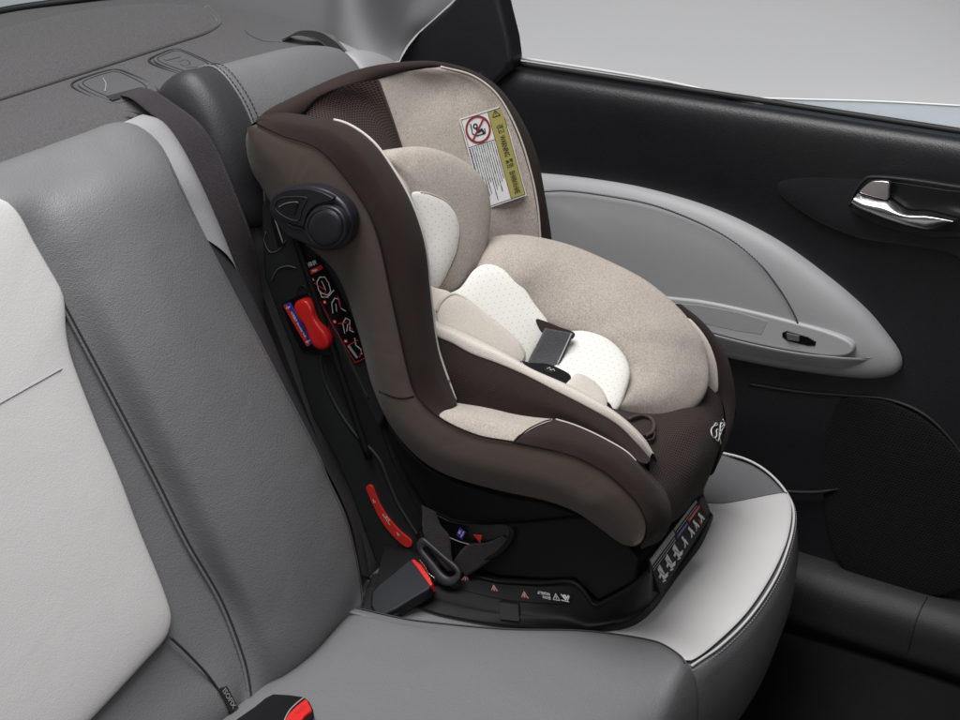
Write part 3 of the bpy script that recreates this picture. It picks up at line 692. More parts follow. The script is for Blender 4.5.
# back shell behind the cloth
bk = [[V((x, 1.25+.36*z+o_, z)) for z in (.18, .3, .45, .6, .70)] for x, o_ in ((1.79, .02), (1.85, .05), (1.98, .06), (2.1, .05), (2.18, .02))]
loft('back_shell', bk, M['black_plastic'], cs, n=30, k=6, thick=.01)
# ---------------------------------------------------------------- inside of the back
B0 = PX([(378, 79.5, 1.985), (390, 112, 1.985), (402, 148, 1.985), (418, 190, 1.985), (440, 240, 1.98), (462, 285, 1.97)])
B1 = PX([(400, 73, 2.035), (430, 90, 2.09), (452, 118, 2.105), (468, 155, 2.11), (480, 200, 2.10), (494, 258, 2.09)])
B2 = PX([(425, 68.5, 2.08), (465, 82, 2.145), (488, 112, 2.165), (505, 155, 2.17), (516, 200, 2.17), (522, 258, 2.165)])
B3 = PX([(440, 67, 2.11), (473, 76.5, 2.155), (497, 95.5, 2.175), (517, 131.5, 2.186), (530, 171.5, 2.191), (537, 205.5, 2.191), (540, 240, 2.19), (542, 262, 2.19)])
B0[0] = P(378, 79.5, x=1.985)
bz_ = loft('wing_lining', [B0, B1, B2, B3, [q+V((.012, .01, 0)) for q in B3]], M['beige'], cs, n=80, k=8)
tube('piping', [q+V((-.001, -.002, .001)) for q in B3], .0017, M['piping'], bz_, n=80)
Ma = PX([(292, 124, 1.82), (325, 134, 1.83), (355, 155, 1.84), (385, 190, 1.85)])
Ma0 = PX([(298, 116, 1.825), (335, 126, 1.845), (363, 147, 1.86), (392, 185, 1.87)])
Mb = PX([(316, 99, 1.858), (345, 115, 1.895), (376, 146, 1.91), (399, 180, 1.92)])
Mc = PX([(340, 87.5, 1.90), (364, 104, 1.945), (387, 138, 1.955), (403, 172, 1.96)])
Md = PX([(378, 79, 1.984), (390, 112, 1.984), (402, 148, 1.984), (411, 175, 1.984)])
mp_ = loft('head_mesh', [Ma, Ma0, Mb, Mc, Md], M['brown_mesh'], cs, n=50, k=8)
tube('seam', [q+V((-.001, -.001, 0)) for q in Md], .0016, M['brown_piping'], mp_, n=40)
# near wing inner lining strip seen past the rim
# ---------------------------------------------------------------- head insert
hp = plane3(P(390, 150, x=1.90), P(488, 210, x=2.06), P(440, 285, x=1.925))
hout = [(389, 168), (384, 157), (388, 151), (400, 148), (414, 146.5), (430, 148), (453, 156), (473, 169), (484, 185), (488.5, 207), (486, 238), (479, 261), (469, 280), (459, 291), (446, 294), (430, 291), (424, 275), (419, 245), (408, 208)]
head = pillow('head_insert', PLn(hout, hp), hp[1], .024, M['beige'], cs, n=120, rings=16, p=2.2, back=.05, centre=P(444, 215, o=hp[0], n=hp[1]))
hc_ = [(412, 193), (420, 192), (431, 194.5), (446, 202), (455, 213), (458.5, 228), (456, 248), (450, 264), (442, 281), (436, 291), (429, 292), (424, 270), (419, 240), (412, 208)]
hcd = drape('dotted_panel', hc_[:10]+[(429, 290), (426, 275), (421, 245), (412, 215)], head, M['cream'], head, .0008, .004)
tube('seam', L3(hc_[1:10], .001, head), .0015, M['beige'], head, n=60)
lob = [(346, 127), (360, 132), (373, 142), (385, 155), (395, 170), (404, 181), (409, 190), (413, 205), (420, 235), (427, 265), (430, 290), (424, 290), (405, 230), (385, 180), (362, 148)]
hp2 = plane3(P(390, 160, x=1.85), P(428, 250, x=1.86), P(360, 140, x=1.82))
pillow('near_lobe', PLn(lob, hp2), hp2[1], .014, M['beige'], head, n=80, rings=8, p=2.4, back=.02)
# ---------------------------------------------------------------- back and seat dotted panels
bp3 = plane3(P(487, 268, x=1.985), P(543, 325, x=2.005), P(470, 310, x=1.94))
bo = [(440, 300), (460, 288), (474, 270), (487, 264), (505, 270), (521, 284), (534, 303), (548, 322), (549, 331), (540, 350), (526, 372), (500, 366), (460, 345)]
pillow('back_panel', PLn(bo, bp3), bp3[1], .010, M['cream'], cs, n=90, rings=12, p=2.4)
sp3 = plane3(P(560, 345, x=1.985), P(615, 350, x=2.03), P(610, 405, x=1.945))
so = [(543, 345), (558, 333), (572, 332), (585, 332), (606, 339), (622, 353), (630, 371), (626, 392), (616, 412), (600, 414), (565, 396), (540, 372)]
spn = pillow('seat_panel', PLn(so, sp3), sp3[1], .014, M['cream'], cs, n=90, rings=12, p=2.4)
# oval bolster of the insert
Oo = PX([(462, 294, 1.97), (470, 281, 1.99), (478, 262, 2.02), (485, 241, 2.06), (507, 235, 2.09), (533, 236.5, 2.12), (570, 245, 2.15), (607, 260, 2.165), (647, 281, 2.17), (680, 309, 2.17), (700, 336, 2.16), (708, 362, 2.15), (707, 388, 2.12), (693, 407, 2.08), (670, 417, 2.035), (647, 418, 2.0), (627, 413, 1.965), (613, 405, 1.94)])
Oi = PX([(462, 296, 1.97), (470, 281, 1.98), (476, 271, 1.985), (487, 267, 1.99), (500, 271, 1.995), (517, 286, 2.00), (530, 304, 2.01), (544, 320, 2.015), (574, 332, 2.03), (602, 340, 2.04), (619, 354, 2.04), (627, 371, 2.03), (624, 389, 1.99), (615, 405, 1.955)])
oo, oi = rs(Oo, 100), rs(Oi, 100)
nb_ = V((-.35, -.55, .75)).normalized()
def om(t, h): return [a.lerp(b, t)+nb_*h*min(1, 4*i/99, 4*(99-i)/99+.25) for i, (a, b) in enumerate(zip(oo, oi))]
oval = loft('seat_insert', [[q+V((-.005, .02, -.05)) for q in oo], [q+V((.004, .006, -.016)) for q in oo], oo, om(.12, .010), om(.35, .022), om(.6, .024), om(.85, .014), oi, [q+V((.0, .01, -.018)) for q in oi]], M['beige'], cs, n=140, k=6)
# light tan liner seen between the insert and the far rim
ln = [(688, 318), (699, 328), (709, 343), (716, 362), (718, 378), (717, 392), (709, 392), (702, 360), (690, 335)]
pillow('seat_liner', PX(ln, x=2.165), V((-1, -.3, .5)), .004, M['beige_light'], cs, n=60, rings=6)
# ---------------------------------------------------------------- shoulder pads, webbing, buckle
pd = plane3(P(455, 295, x=1.90), P(522, 358, x=1.925), P(440, 320, x=1.865))
pad_o = [(434, 314), (439, 303), (447, 295), (455, 293), (466, 298), (487, 315), (510, 333), (522, 346), (526, 356), (522, 365), (505, 360), (470, 342), (440, 330)]
pad = pillow('shoulder_pad', PLn(pad_o, pd), pd[1], .009, M['beige_light'], cs, n=80, rings=10, p=3, back=.012)
tube('piping', PLn([(437, 312), (441, 303), (448, 296.5), (455, 294.5), (466, 300), (487, 317), (509, 335), (520, 347), (523.5, 356), (520, 363)], pd, .005), .002, M['beige'], pad, n=70)
pd2 = plane3(P(430, 288, x=1.89), P(452, 294, x=1.91), P(434, 310, x=1.87))
pillow('shoulder_pad', PLn([(426, 284), (434, 288), (446, 291), (452, 295), (444, 302), (438, 308), (434, 318), (428, 310)], pd2), pd2[1], .008, M['beige_light'], cs, n=50, rings=8, back=.01)
sl3 = plane3(P(540, 322, x=1.965), P(574, 334, x=1.985), P(545, 340, x=1.955))
slab('strap_slot', PLn([(536, 319), (545, 321), (560, 327), (575, 333), (572, 339), (558, 337), (545, 334), (540, 330)], sl3), -sl3[1]*.004, M['brown'], cs, bev=.001, n=40)
strap('harness_webbing', [(P(545, 328, x=1.955), P(574, 333.5, x=1.98)), (P(538, 342, x=1.94), P(567, 349, x=1.965)), (P(530, 357, x=1.925), P(560, 364, x=1.945)), (P(524, 372, x=1.91), P(553, 378, x=1.92))], .05, M['web_grey'], cs, n=30)
tube('webbing_hem', [P(571.5, 333.5, x=1.976), P(564.5, 349, x=1.96), P(557.5, 364, x=1.94)], .0012, M['grey_print'], cs, n=20)
bk3 = plane3(P(540, 364, x=1.91), P(570, 375, x=1.925), P(560, 384, x=1.90))
bko = [(520, 360), (530, 362), (541, 362.5), (549, 363.5), (560, 368), (569, 373), (571.5, 377), (567, 384), (563, 385), (552, 379), (540, 374), (528, 369)]
buc = slab('harness_buckle', PLn(bko, bk3, .008), -bk3[1]*.02, M['gloss_black'], cs, bev=.003, seg=4, n=60)
slab('buckle_button', PLn([(546, 365.5), (555, 369), (553, 374), (544, 370.5)], bk3, .0095), -bk3[1]*.003, M['black_plastic'], buc, bev=.001)
d = Decal(P(551, 369.5, o=bk3[0]+bk3[1]*.0105, n=bk3[1]), P(560, 373, o=bk3[0], n=bk3[1])-P(545, 366, o=bk3[0], n=bk3[1]), P(550, 362, o=bk3[0], n=bk3[1])-P(552, 372, o=bk3[0], n=bk3[1]))
d.stroke('grey_print', [(-.006, -.002), (-.003, .003), (0, -.002), (.003, .003), (.006, 0)], .0012); d.build(buc, {'grey_print': 'embossed_mark'})
cp3 = plane3(P(574, 377, x=1.92), P(604, 400, x=1.925), P(572, 388, x=1.90))
pillow('crotch_pad', PLn([(566, 386), (571, 379), (577, 374.5), (588, 379), (597, 386), (604, 395), (607, 404), (604, 412), (590, 404)], cp3), cp3[1], .008, M['beige_light'], cs, n=60, rings=8, p=3, back=.008)
slab('pad_clip', PLn([(603, 403), (607, 401), (611, 404), (613, 410), (608, 413), (604, 410)], cp3, .004), -cp3[1]*.01, M['gloss_black'], cs, bev=.002, n=30)
# ---------------------------------------------------------------- near bolster with its beige edge
U_ = PX([(430, 305, 1.84), (434, 320, 1.84), (455, 329, 1.84), (487, 344, 1.84), (510, 356, 1.84), (530, 368, 1.84), (565, 383.5, 1.84), (588, 395, 1.84), (608, 407, 1.84), (627, 421.5, 1.842), (643, 438, 1.844), (652, 453, 1.846)])
L_ = PX([(430, 322, 1.815), (435, 334, 1.815), (452, 342, 1.815), (470, 352, 1.815), (497, 362, 1.815), (525, 374, 1.815), (553, 388.5, 1.815), (588, 406.5, 1.815), (617, 423.5, 1.82), (637, 443, 1.825), (650, 458, 1.832)])
UM = [a*.5+b*.5+V((-.006, -.004, .008)) for a, b in zip(rs(U_, 60), rs(L_, 60))]
bol = loft('bolster_edge', [[q+V((.03, .0, -.04)) for q in U_], [q+V((.008, .0, -.006)) for q in U_], U_, UM, L_, [q+V((.003, 0, -.005)) for q in L_]], M['beige_light'], cs, n=90, k=5)
AI = PX([(457, 403), (487, 408), (530, 416.5), (559, 420), (588, 431), (608, 441), (627, 452), (638, 461), (645, 463)], x=1.80)
Lp = PX([(435, 334, 1.817), (452, 342, 1.817), (470, 352, 1.817), (497, 362, 1.817), (525, 374, 1.817), (553, 388.5, 1.817), (588, 406.5, 1.817), (617, 423.5, 1.822), (637, 443, 1.827), (651, 459, 1.834)])
AM = [a*.5+b*.5+V((-.008, -.002, 0)) for a, b in zip(rs(Lp, 60), rs(AI, 60))]
loft('bolster_side', [Lp, AM, AI, [q+V((.004, 0, -.01)) for q in AI]], M['brown'], cs, n=90, k=6)
# arm top: tan cloth, then the dark front lobe
oA = PX([(438, 416), (455, 426), (476, 435), (495, 439), (514, 442)], x=1.736)
iA = PX([(456, 402.5), (487, 407.5), (515, 414), (535, 417), (556, 419)], x=1.801)
mA = PX([(447, 409, 1.757), (466, 414, 1.757), (490, 421, 1.757), (512, 427, 1.757), (533, 428, 1.757)])
arm_t = loft('arm_cloth', [[q+V((.004, 0, -.012)) for q in oA], oA, mA, iA], M['beige'], cs, n=60, k=6)
oL = PX([(512, 442.5), (540, 448), (571, 455), (605, 472), (629, 493), (638, 504), (646, 522), (646, 537), (640, 547)], x=1.734)
iL = PX([(554, 418.5, 1.80), (572, 424, 1.80), (588, 430.5, 1.80), (608, 440.5, 1.80), (627, 452, 1.80), (640, 465, 1.80), (651, 479, 1.80), (664, 494, 1.805), (671, 511, 1.81), (670, 526, 1.81), (660, 541, 1.80), (643, 548, 1.78)])
m1 = PX([(520, 434, 1.745), (552, 437, 1.743), (585, 446, 1.743), (613, 460, 1.743), (634, 479, 1.743), (648, 498, 1.745), (655, 518, 1.748), (653, 536, 1.75), (641, 548, 1.75)])
m2 = PX([(531, 427, 1.765), (556, 427, 1.762), (588, 437, 1.762), (615, 450, 1.762), (637, 467, 1.762), (653, 487, 1.765), (664, 512, 1.77), (662, 532, 1.775), (642, 549, 1.765)])
lobe = loft('arm_lobe', [oL, m1, m2, iL, [q+V((.02, .01, -.004)) for q in iL]], M['brown'], cs, n=90, k=6)
tube('seam', L3([(514, 441.5), (518, 438), (523, 433.5), (530, 428.5), (537, 425), (545, 421.5), (551, 420)], .0003, [arm_t, lobe]), .0013, M['seam_brown'], lobe, n=40)
tube('piping', PX([(556, 419.3), (572, 424), (588, 430.5), (608, 440.5), (627, 452), (636, 461)], x=1.799), .0013, M['piping'], lobe, n=60)
# ---------------------------------------------------------------- front mesh and far rim
F0 = PX([(575, 390, 1.95), (606, 410, 1.90), (630, 430, 1.87), (648, 455, 1.85), (650, 474, 1.83), (660, 492, 1.825), (668, 512, 1.84), (672, 523, 1.86)])
F1 = PX([(620, 395, 2.03), (645, 415, 1.99), (662, 440, 1.93), (674, 462, 1.91), (680, 482, 1.90), (683, 500, 1.905), (682, 515, 1.92)])
F2 = PX([(650, 385, 2.12), (680, 400, 2.09), (695, 422, 2.03), (703, 443, 2.01), (703, 465, 1.985), (697, 488, 1.97), (692, 504, 1.975)])
F3 = PX([(690, 360, 2.20), (712, 378, 2.185), (720, 398, 2.17), (724, 418, 2.16), (722, 440, 2.13), (713, 466, 2.08), (702, 492, 2.04)])
frm = loft('front_mesh', [F0, F1, F2, F3, [q+V((.02, .03, 0)) for q in F3]], M['brown_mesh'], cs, n=80, k=8)
G0 = PX([(676, 306, 2.19), (694, 322, 2.19), (706, 337, 2.19), (715, 358, 2.19), (717.5, 388, 2.18), (724, 408, 2.17), (725.5, 425, 2.16), (722, 441, 2.13)])
G1 = PX([(680, 304, 2.215), (697, 317, 2.215), (713, 334, 2.215), (727, 358, 2.21), (734, 386, 2.20), (735.5, 406, 2.195), (733, 425, 2.18), (725, 447, 2.145), (712, 475, 2.09)])
far = loft('far_rim', [G0, [a*.5+b*.5+V((-.005, -.005, .004)) for a, b in zip(rs(G0, 40), rs(G1, 40))], G1, [q+V((.005, .03, -.01)) for q in G1], [q+V((0, .05, -.03)) for q in G1]], M['brown'], cs, n=60, k=5)
sideout = [V((2.224, q.y+.006, q.z-.008)) for q in TS[7:]] + [V((2.224, q.y+.012, q.z-.006)) for q in G1[:-2]] + [V((2.224, 1.0, .13)), V((2.224, 1.15, .16)), V((2.224, 1.3, .36)), V((2.224, 1.42, .66))]
slab('side_shell', sideout, V((-.016, 0, 0)), M['black_plastic'], cs, bev=.003)
# pull loop under the insert
lp3 = plane3(P(632, 418, x=1.95), P(654, 426, x=1.95), P(642, 438, x=1.90))
lpo_ = [(628, 421), (640, 418), (649, 420), (653, 426), (651, 434), (644, 438)]
ml = tube('pull_loop', L3(lpo_, .004, frm), .003, M['brown_piping'], cs, n=40)
tube('pull_loop', L3([(640, 438), (648, 436), (653, 434), (651, 441), (644, 443)], .004, frm), .0022, M['gloss_black'], cs, n=30)
# embroidered monogram
em = []
acc = ([], [])
for s_ in ([(715.5, 425.5), (717.8, 422.2), (719.2, 423.2), (718, 424.8), (716, 425.2), (713.9, 427), (712.8, 430.6), (713.9, 435), (716.5, 437.2), (718.5, 434), (718, 430), (719.5, 428.3), (721, 431), (721, 435), (719.8, 439.8), (717.6, 438.6), (716.8, 436)], [(724.4, 418.3), (726, 422), (725.6, 425.5), (723.6, 429.5), (722.2, 433), (720.8, 437), (721.8, 439), (722.2, 442.6)], [(722.6, 421.5), (721.8, 426.5), (722, 431), (724.5, 427), (725.6, 425)], [(722.8, 423), (724.5, 422), (725.2, 423.5), (723, 426)]):
    tube('', L3([(u-2.5, v+1) for u, v in s_], -0+.0015, [frm, far]), .0009, None, n=len(s_)*4, seg=6, into=acc)
mesh_obj('monogram', acc[0], acc[1], M['silver_thread'], cs)
# ---------------------------------------------------------------- warning label on the far wing
c00, c10, c11, c01 = [on(bz_, u, v, .002) for u, v in ((453, 122.5), (498.5, 105.5), (530.5, 194.5), (489, 206.5))]
o_ = (c00+c10+c11+c01)/4; ex = (c10-c00)+(c11-c01); ey = (c10-c11)+(c00-c01)
W_, H_ = ((c10-c00).length+(c11-c01).length)/2, ((c10-c11).length+(c00-c01).length)/2
ex.normalize(); ey = (ey-ex*ey.dot(ex)).normalized()
nn = ex.cross(ey); nn = nn if nn.dot(CAM-o_) > 0 else -nn
# bow the label a little with the cloth: sit it proud of the highest point below
lift = max((on(bz_, u, v, 0)-o_).dot(nn) for u, v in ((470, 130), (490, 150), (500, 180), (480, 150), (510, 160), (470, 160)))+.0015
o_ = o_+nn*max(0, lift)
lab = slab('warning_label', [o_+ex*x*W_/2+ey*y*H_/2 for x, y in ((-1, -1), (1, -1), (1, 1), (-1, 1))], -nn*.0008, M['paper'], cs, bev=0)
d = Decal(o_, ex, ey, .0003)
w2, h2 = W_/2, H_/2; b1 = .94
fx = w2*b1; fy = h2*.965; ox = w2*.28
d.poly('olive_print', [(ox, -fy), (fx, -fy), (fx, fy), (ox, fy)], 1)
lw_ = W_*.012
for a_p in ([(-fx, -fy), (fx, -fy), (fx, fy), (-fx, fy), (-fx, -fy)], [(ox, -fy), (ox, fy)], [(-fx, h2*.36), (ox, h2*.36)]): d.stroke('black_print', a_p, lw_, 2)
rr = W_*.26; cx_, cy_ = -w2*.33, h2*.67
d.arc('dark_red', cx_, cy_, rr, W_*.045, 3)
d.stroke('black_print', [(cx_-rr*.5, cy_+rr*.55), (cx_-rr*.55, cy_-rr*.2), (cx_-rr*.2, cy_-rr*.45), (cx_+rr*.5, cy_-rr*.45), (cx_+rr*.55, cy_-rr*.1)], W_*.025, 2)
d.arc('black_print', cx_-rr*.15, cy_+rr*.3, rr*.16, W_*.03, 2)
d.stroke('black_print', [(cx_-rr*.1, cy_+rr*.1), (cx_-rr*.05, cy_-rr*.2), (cx_+rr*.3, cy_-rr*.1), (cx_+rr*.4, cy_-rr*.4)], W_*.05, 2)
d.stroke('dark_red', [(cx_-rr*.68, cy_-rr*.68), (cx_+rr*.68, cy_+rr*.68)], W_*.04, 4)
tx = (ox+fx)/2
d.stroke('black_print', [(tx-W_*.085, fy-H_*.075), (tx+W_*.085, fy-H_*.075), (tx, fy-H_*.01), (tx-W_*.085, fy-H_*.075)][::1], W_*.018, 2)
d.text('black_print', '!', tx, fy-H_*.052, W_*.11, 2, 0, .0002)
for s_, yy, ww in (('경고', .27, .095), ('WARNING', .08, .23), ('警告', -.115, .095), ('ВНИМАНИЕ', -.325, .25)):
    d.text('black_print', s_, tx, yy*H_, W_*.17, 2, -math.pi/2, .00025, H_*ww)
random.seed(9)
for k in range(12):
    x = ox-W_*.04-k*W_*.05; L_n = random.uniform(.45, .6)*H_; y = h2*.33
    if k in (0, 1, 6): L_n *= .8
    while L_n > .003:
        wl_ = random.uniform(.003, .008); d.stroke('black_print', [(x, y), (x, y-wl_)], W_*.02*random.uniform(.6, 1.0), 2); y -= wl_+.0012; L_n -= wl_+.0012
d.build(lab, {'olive_print': 'olive_band', 'black_print': 'lettering', 'dark_red': 'ban_sign'})
# ---------------------------------------------------------------- base and plastic body
BP = M['black_plastic']
body = slab('plastic_shell', PX([(383, 405), (392, 430), (405, 447), (424, 466), (452, 482), (501, 496), (543, 503), (574, 514), (601, 532), (620, 546), (634, 553), (632, 575), (596, 596), (560, 578), (520, 570), (480, 560), (450, 540), (428, 512), (408, 480), (388, 440)], x=1.80), V((.20, 0, 0)), BP, cs, bev=.014, seg=5)
lowb = slab('plastic_shell', PX([(427, 511), (452, 521), (482, 524.5), (507, 524.5), (543, 521), (592, 516), (622, 541), (639, 561), (636, 582), (598, 602), (575, 580), (540, 580), (500, 577), (470, 568), (440, 556), (420, 540)], x=1.792), V((.22, 0, 0)), BP, cs, bev=.006, seg=4)
armp = slab('support_frame', PX([(266, 192), (260, 207), (261, 240), (263, 277), (277, 315), (290, 347), (302, 390), (312, 420), (335, 460), (352, 500), (366, 540), (375, 565), (400, 580), (432, 600), (470, 600), (470, 560), (440, 548), (420, 520), (402, 490), (388, 450), (378, 430), (390, 400), (380, 360), (352, 300), (320, 235), (285, 195)], x=1.803), V((.36, 0, 0)), M['frame_plastic'], cs, bev=.008, seg=4)
# flat black patch painting in the shade between the frame and the shell
slab('recess_shade', PX([(322, 355), (333, 362), (343, 355), (352, 372), (366, 402), (380, 430), (392, 462), (408, 494), (424, 522), (418, 532), (402, 512), (388, 488), (376, 462), (362, 440), (348, 412), (330, 380)], x=1.8015), V((.004, 0, 0)), M['rubber'], armp, bev=0)
tube('moulded_edge', PX([(321, 352), (321, 365), (326, 384), (340, 412), (358, 437), (372, 450), (381, 462), (388, 480), (398, 503), (410, 523), (418, 535)], x=1.8015), .003, M['frame_plastic'], armp, n=80)
tube('moulded_edge', PX([(333, 290), (330, 300), (333, 318), (341, 340), (352, 365), (368, 398)], x=1.803), .0022, M['frame_plastic'], armp, n=50)
tube('parting_line', PX([(271, 281), (277, 270), (287, 266), (296, 268)], x=1.801), .0009, M['cover_plastic'], armp, n=24)
tube('parting_line', PX([(297, 293), (299, 287), (304, 286), (307, 291), (306, 297)], x=1.801), .0010, M['rubber'], armp, n=24)
# grey belt slot on the upper frame
slab('belt_slot', PX([(270, 217), (274, 217), (284, 245), (281, 247), (277, 246)], x=1.80), V((.01, 0, 0)), M['gloss_black'], armp, bev=.001)
tube('moulded_edge', PX([(275, 219), (283, 243)], x=1.799), .0013, M['grey_print'], armp, n=8)
tube('parting_line', PX([(266, 232), (264, 240), (270, 252), (280, 249), (286, 240)], x=1.802), .0008, M['cover_plastic'], armp, n=24)
# base skirt
def yy(u, v, y): return P(u, v, y=y)
Bt = [P(u, v, z=.003) for u, v in ((372, 596), (395, 604), (419, 608), (440, 614), (475, 621), (515, 627), (555, 631), (590, 632), (612, 631), (632, 626), (646, 617), (657, 605), (665, 594), (675, 580), (687, 564), (700, 547), (708, 530), (712, 518))]
Ut = [P(u, v, x=1.79) for u, v in ((385, 548), (405, 552), (430, 558), (450, 566), (465, 571.5), (482, 577), (498, 580.5), (520, 582), (545, 582.5), (565, 581), (574, 582), (582, 587), (589, 596), (596, 604.5), (612, 598), (628, 589), (640, 580), (650, 570))] + [yy(u, v, .884) for u, v in ((655, 562), (665, 548), (680, 527), (692, 509), (700, 497), (705, 498))]
# match by length share of the side and the front
def rs2(L, k, n1, n2): return rs(L[:k+1], n1) + rs(L[k:], n2)[1:]
Bq = rs2(Bt, 10, 70, 40); Uq = rs2(Ut, 17, 70, 40)
def lay(t, o): return [a.lerp(b, t)+V((-o if i < 68 else -o*.4, 0 if i < 60 else -o, 0)) for i, (a, b) in enumerate(zip(Bq, Uq))]
skirt_ = loft('base', [[q+V((.02, .02, 0)) for q in Bq], Bq, lay(.1, .004), lay(.28, .006), lay(.32, .002), lay(.6, .002), lay(.95, .001), Uq, [q+V((.006, .004, .0)) for q in Uq], [q+V((.03, .02, -.004)) for q in Uq]], BP, cs, n=160, k=4)
slab('base_core', [V((1.83, 1.30, .0)), V((2.14, 1.30, .0)), V((2.14, .91, .0)), V((1.85, .91, .0))], V((0, 0, .09)), BP, cs, bev=.01)
slab('base_side', [V((2.15, .9, .003)), V((2.15, 1.3, .003)), V((2.15, 1.42, .3)), V((2.15, 1.3, .3)), V((2.15, 1.1, .16)), V((2.15, .9, .1))], V((-.02, 0, 0)), BP, cs, bev=.006)
tube('moulded_edge', [q+V((-.004, 0, .001)) for q in Ut[3:18]], .003, BP, skirt_, n=90)
slab('base_tab', [on(skirt_, u, v, .004) for u, v in ((499, 603), (519, 605), (520, 622), (500, 620))], V((.012, 0, 0)), BP, skirt_, bev=.0015)
# upper crescent where the belt passes
cre = slab('belt_path', PX([(429, 513), (452, 522), (482, 525), (505, 525), (511, 530), (509, 538), (500, 543), (482, 545.5), (462, 542), (447, 536), (434, 526)], x=1.789), V((.006, 0, 0)), M['gloss_black'], cs, bev=.001, n=60)
tube('moulded_edge', PX([(508, 525), (512.5, 532), (509, 542), (499, 553), (490, 557), (478, 560)], x=1.786), .005, BP, cre, n=40, taper=True)
tube('parting_line', PX([(448, 537), (462, 542.5), (482, 546), (497, 544), (508, 539)], x=1.7885), .0009, M['grey_print'], cre, n=40)
# warning strip with three triangles
ws = [(452, 577), (470, 581), (495, 586), (525, 588), (560, 588), (571, 591), (573, 598), (566, 603), (540, 603), (505, 600), (470, 592), (452, 585)]
wsp = L3(ws, .0012, skirt_)
wm = sum(wsp, V())/len(wsp)
stp_ = drape('warning_strip', ws, skirt_, M['label_black'], skirt_, .0015, .0005)
def frame_at(o, ob, u, v, du=6, eps=.003):
    ob = [stp_, skirt_]; c = on(ob, u, v, eps); a = on(ob, u+du, v+du*.12, eps)-c; b = V((0, 0, 1)); return c, a, b
def add_tri(ob, u, v, size, flip=False, par=None):
    c, a, b = frame_at(ob, ob, u, v)
    d = Decal(c, a, b, .0003); s = size
    tri = lambda k: [(-s*k, -s*.8*k), (s*k, -s*.8*k), (0, s*k)]
    if flip: tri = lambda k: [(-s*k, s*.8*k), (s*k, s*.8*k), (0, -s*k)]
    if not flip: d.poly('white_print', tri(1.25), 1)
    d.poly('red_print', tri(1), 2)
    if not flip:
        d.stroke('white_print', [(0, s*.4), (0, -s*.25)], s*.2, 3); d.stroke('white_print', [(0, -s*.45), (0, -s*.6)], s*.2, 3)
    d.build(par, {'white_print': 'warning_triangle', 'red_print': 'warning_triangle'})
for u, v in ((466, 579.5), (495, 589.5), (525.5, 595.5)): add_tri(stp_, u, v, .0056, par=stp_)
c, a, b = frame_at(stp_, stp_, 555, 596.5)
d = Decal(c, a, b, .0003)
d.text('white_print', 'ATTENTION', -.017, .003, .007, 1, 0, .0002, .021); d.text('white_print', '주의사항', -.013, -.004, .006, 1, 0, .0002, .014)
d.stroke('white_print', [(-.002, -.005), (.009, -.005), (.0035, .006), (-.002, -.005)], .0011, 1); d.stroke('white_print', [(.0035, .002), (.0035, -.003)], .0012, 1)
d.stroke('white_print', [(.012, -.004), (.024, -.005)], .0016, 1); d.stroke('white_print', [(.013, .006), (.019, -.002), (.025, .006)], .0022, 1); d.arc('white_print', .0185, .004, .0018, .0022, 1)
d.stroke('white_print', [(.022, -.003), (.026, .004)], .0016, 1)
d.build(stp_, {'white_print': 'lettering'})
# blue label and red arrow in the crescent
c = P(461, 533.5, x=1.7882)
d = Decal(c, P(466, 528, x=1.7882)-P(461, 538, x=1.7882), P(456, 527, x=1.7882)-P(466, 533, x=1.7882), .0003)
d.poly('blue_print', [(-.009, -.006), (.009, -.006), (.009, .006), (-.009, .006)], 1)
d.text('white_print', '벨트', .001, .0025, .0045, 2, 0, .0001); d.text('white_print', 'Belt guide', .001, -.0025, .0035, 2, 0, .0001, .013)
d.build(cre, {'blue_print': 'label', 'white_print': 'lettering'})
c = P(478.5, 538, x=1.7882); d = Decal(c, P(490, 539, x=1.7882)-c, V((0, 0, 1)), .0003)
d.poly('red_print', [(-.0085, .0062), (.0085, .0062), (.001, -.0095)], 1); d.build(cre, {'red_print': 'arrow_mark'})
# red level strip on the frame
rstr = [(366, 487), (369, 485.2), (372, 487), (375.5, 496), (381, 508), (390, 521), (400, 532), (410.5, 541), (411.5, 545), (408, 547.5), (404, 546), (393, 536), (382, 522), (373.5, 506), (367, 491)]
rs_ = slab('level_strip', PX(rstr, x=1.7995), V((.004, 0, 0)), M['red_print'], armp, bev=0, n=70)
c = P(387, 519, x=1.799)
d = Decal(c, P(393, 528, x=1.799)-P(381, 510, x=1.799), P(392, 515, x=1.799)-c, .0003)
d.text('white_print', '경사각', .0, .0018, .0038, 1, 0, .0001); d.text('white_print', 'Reclining Line', 0, -.0018, .0034, 1, 0, .0001, .021)
for u, v in ((374, 501), (398, 534)):
    q = P(u, v, x=1.799)-c; X, Y = q.dot(d.ex), q.dot(d.ey)
    d.stroke('white_print', [(X-.003, Y), (X+.003, Y)], .0014, 1); d.poly('white_print', [(X+.001, Y+.0028), (X+.0045, Y), (X+.001, Y-.0028)][::1], 1)
d.build(rs_, {'white_print': 'lettering'})
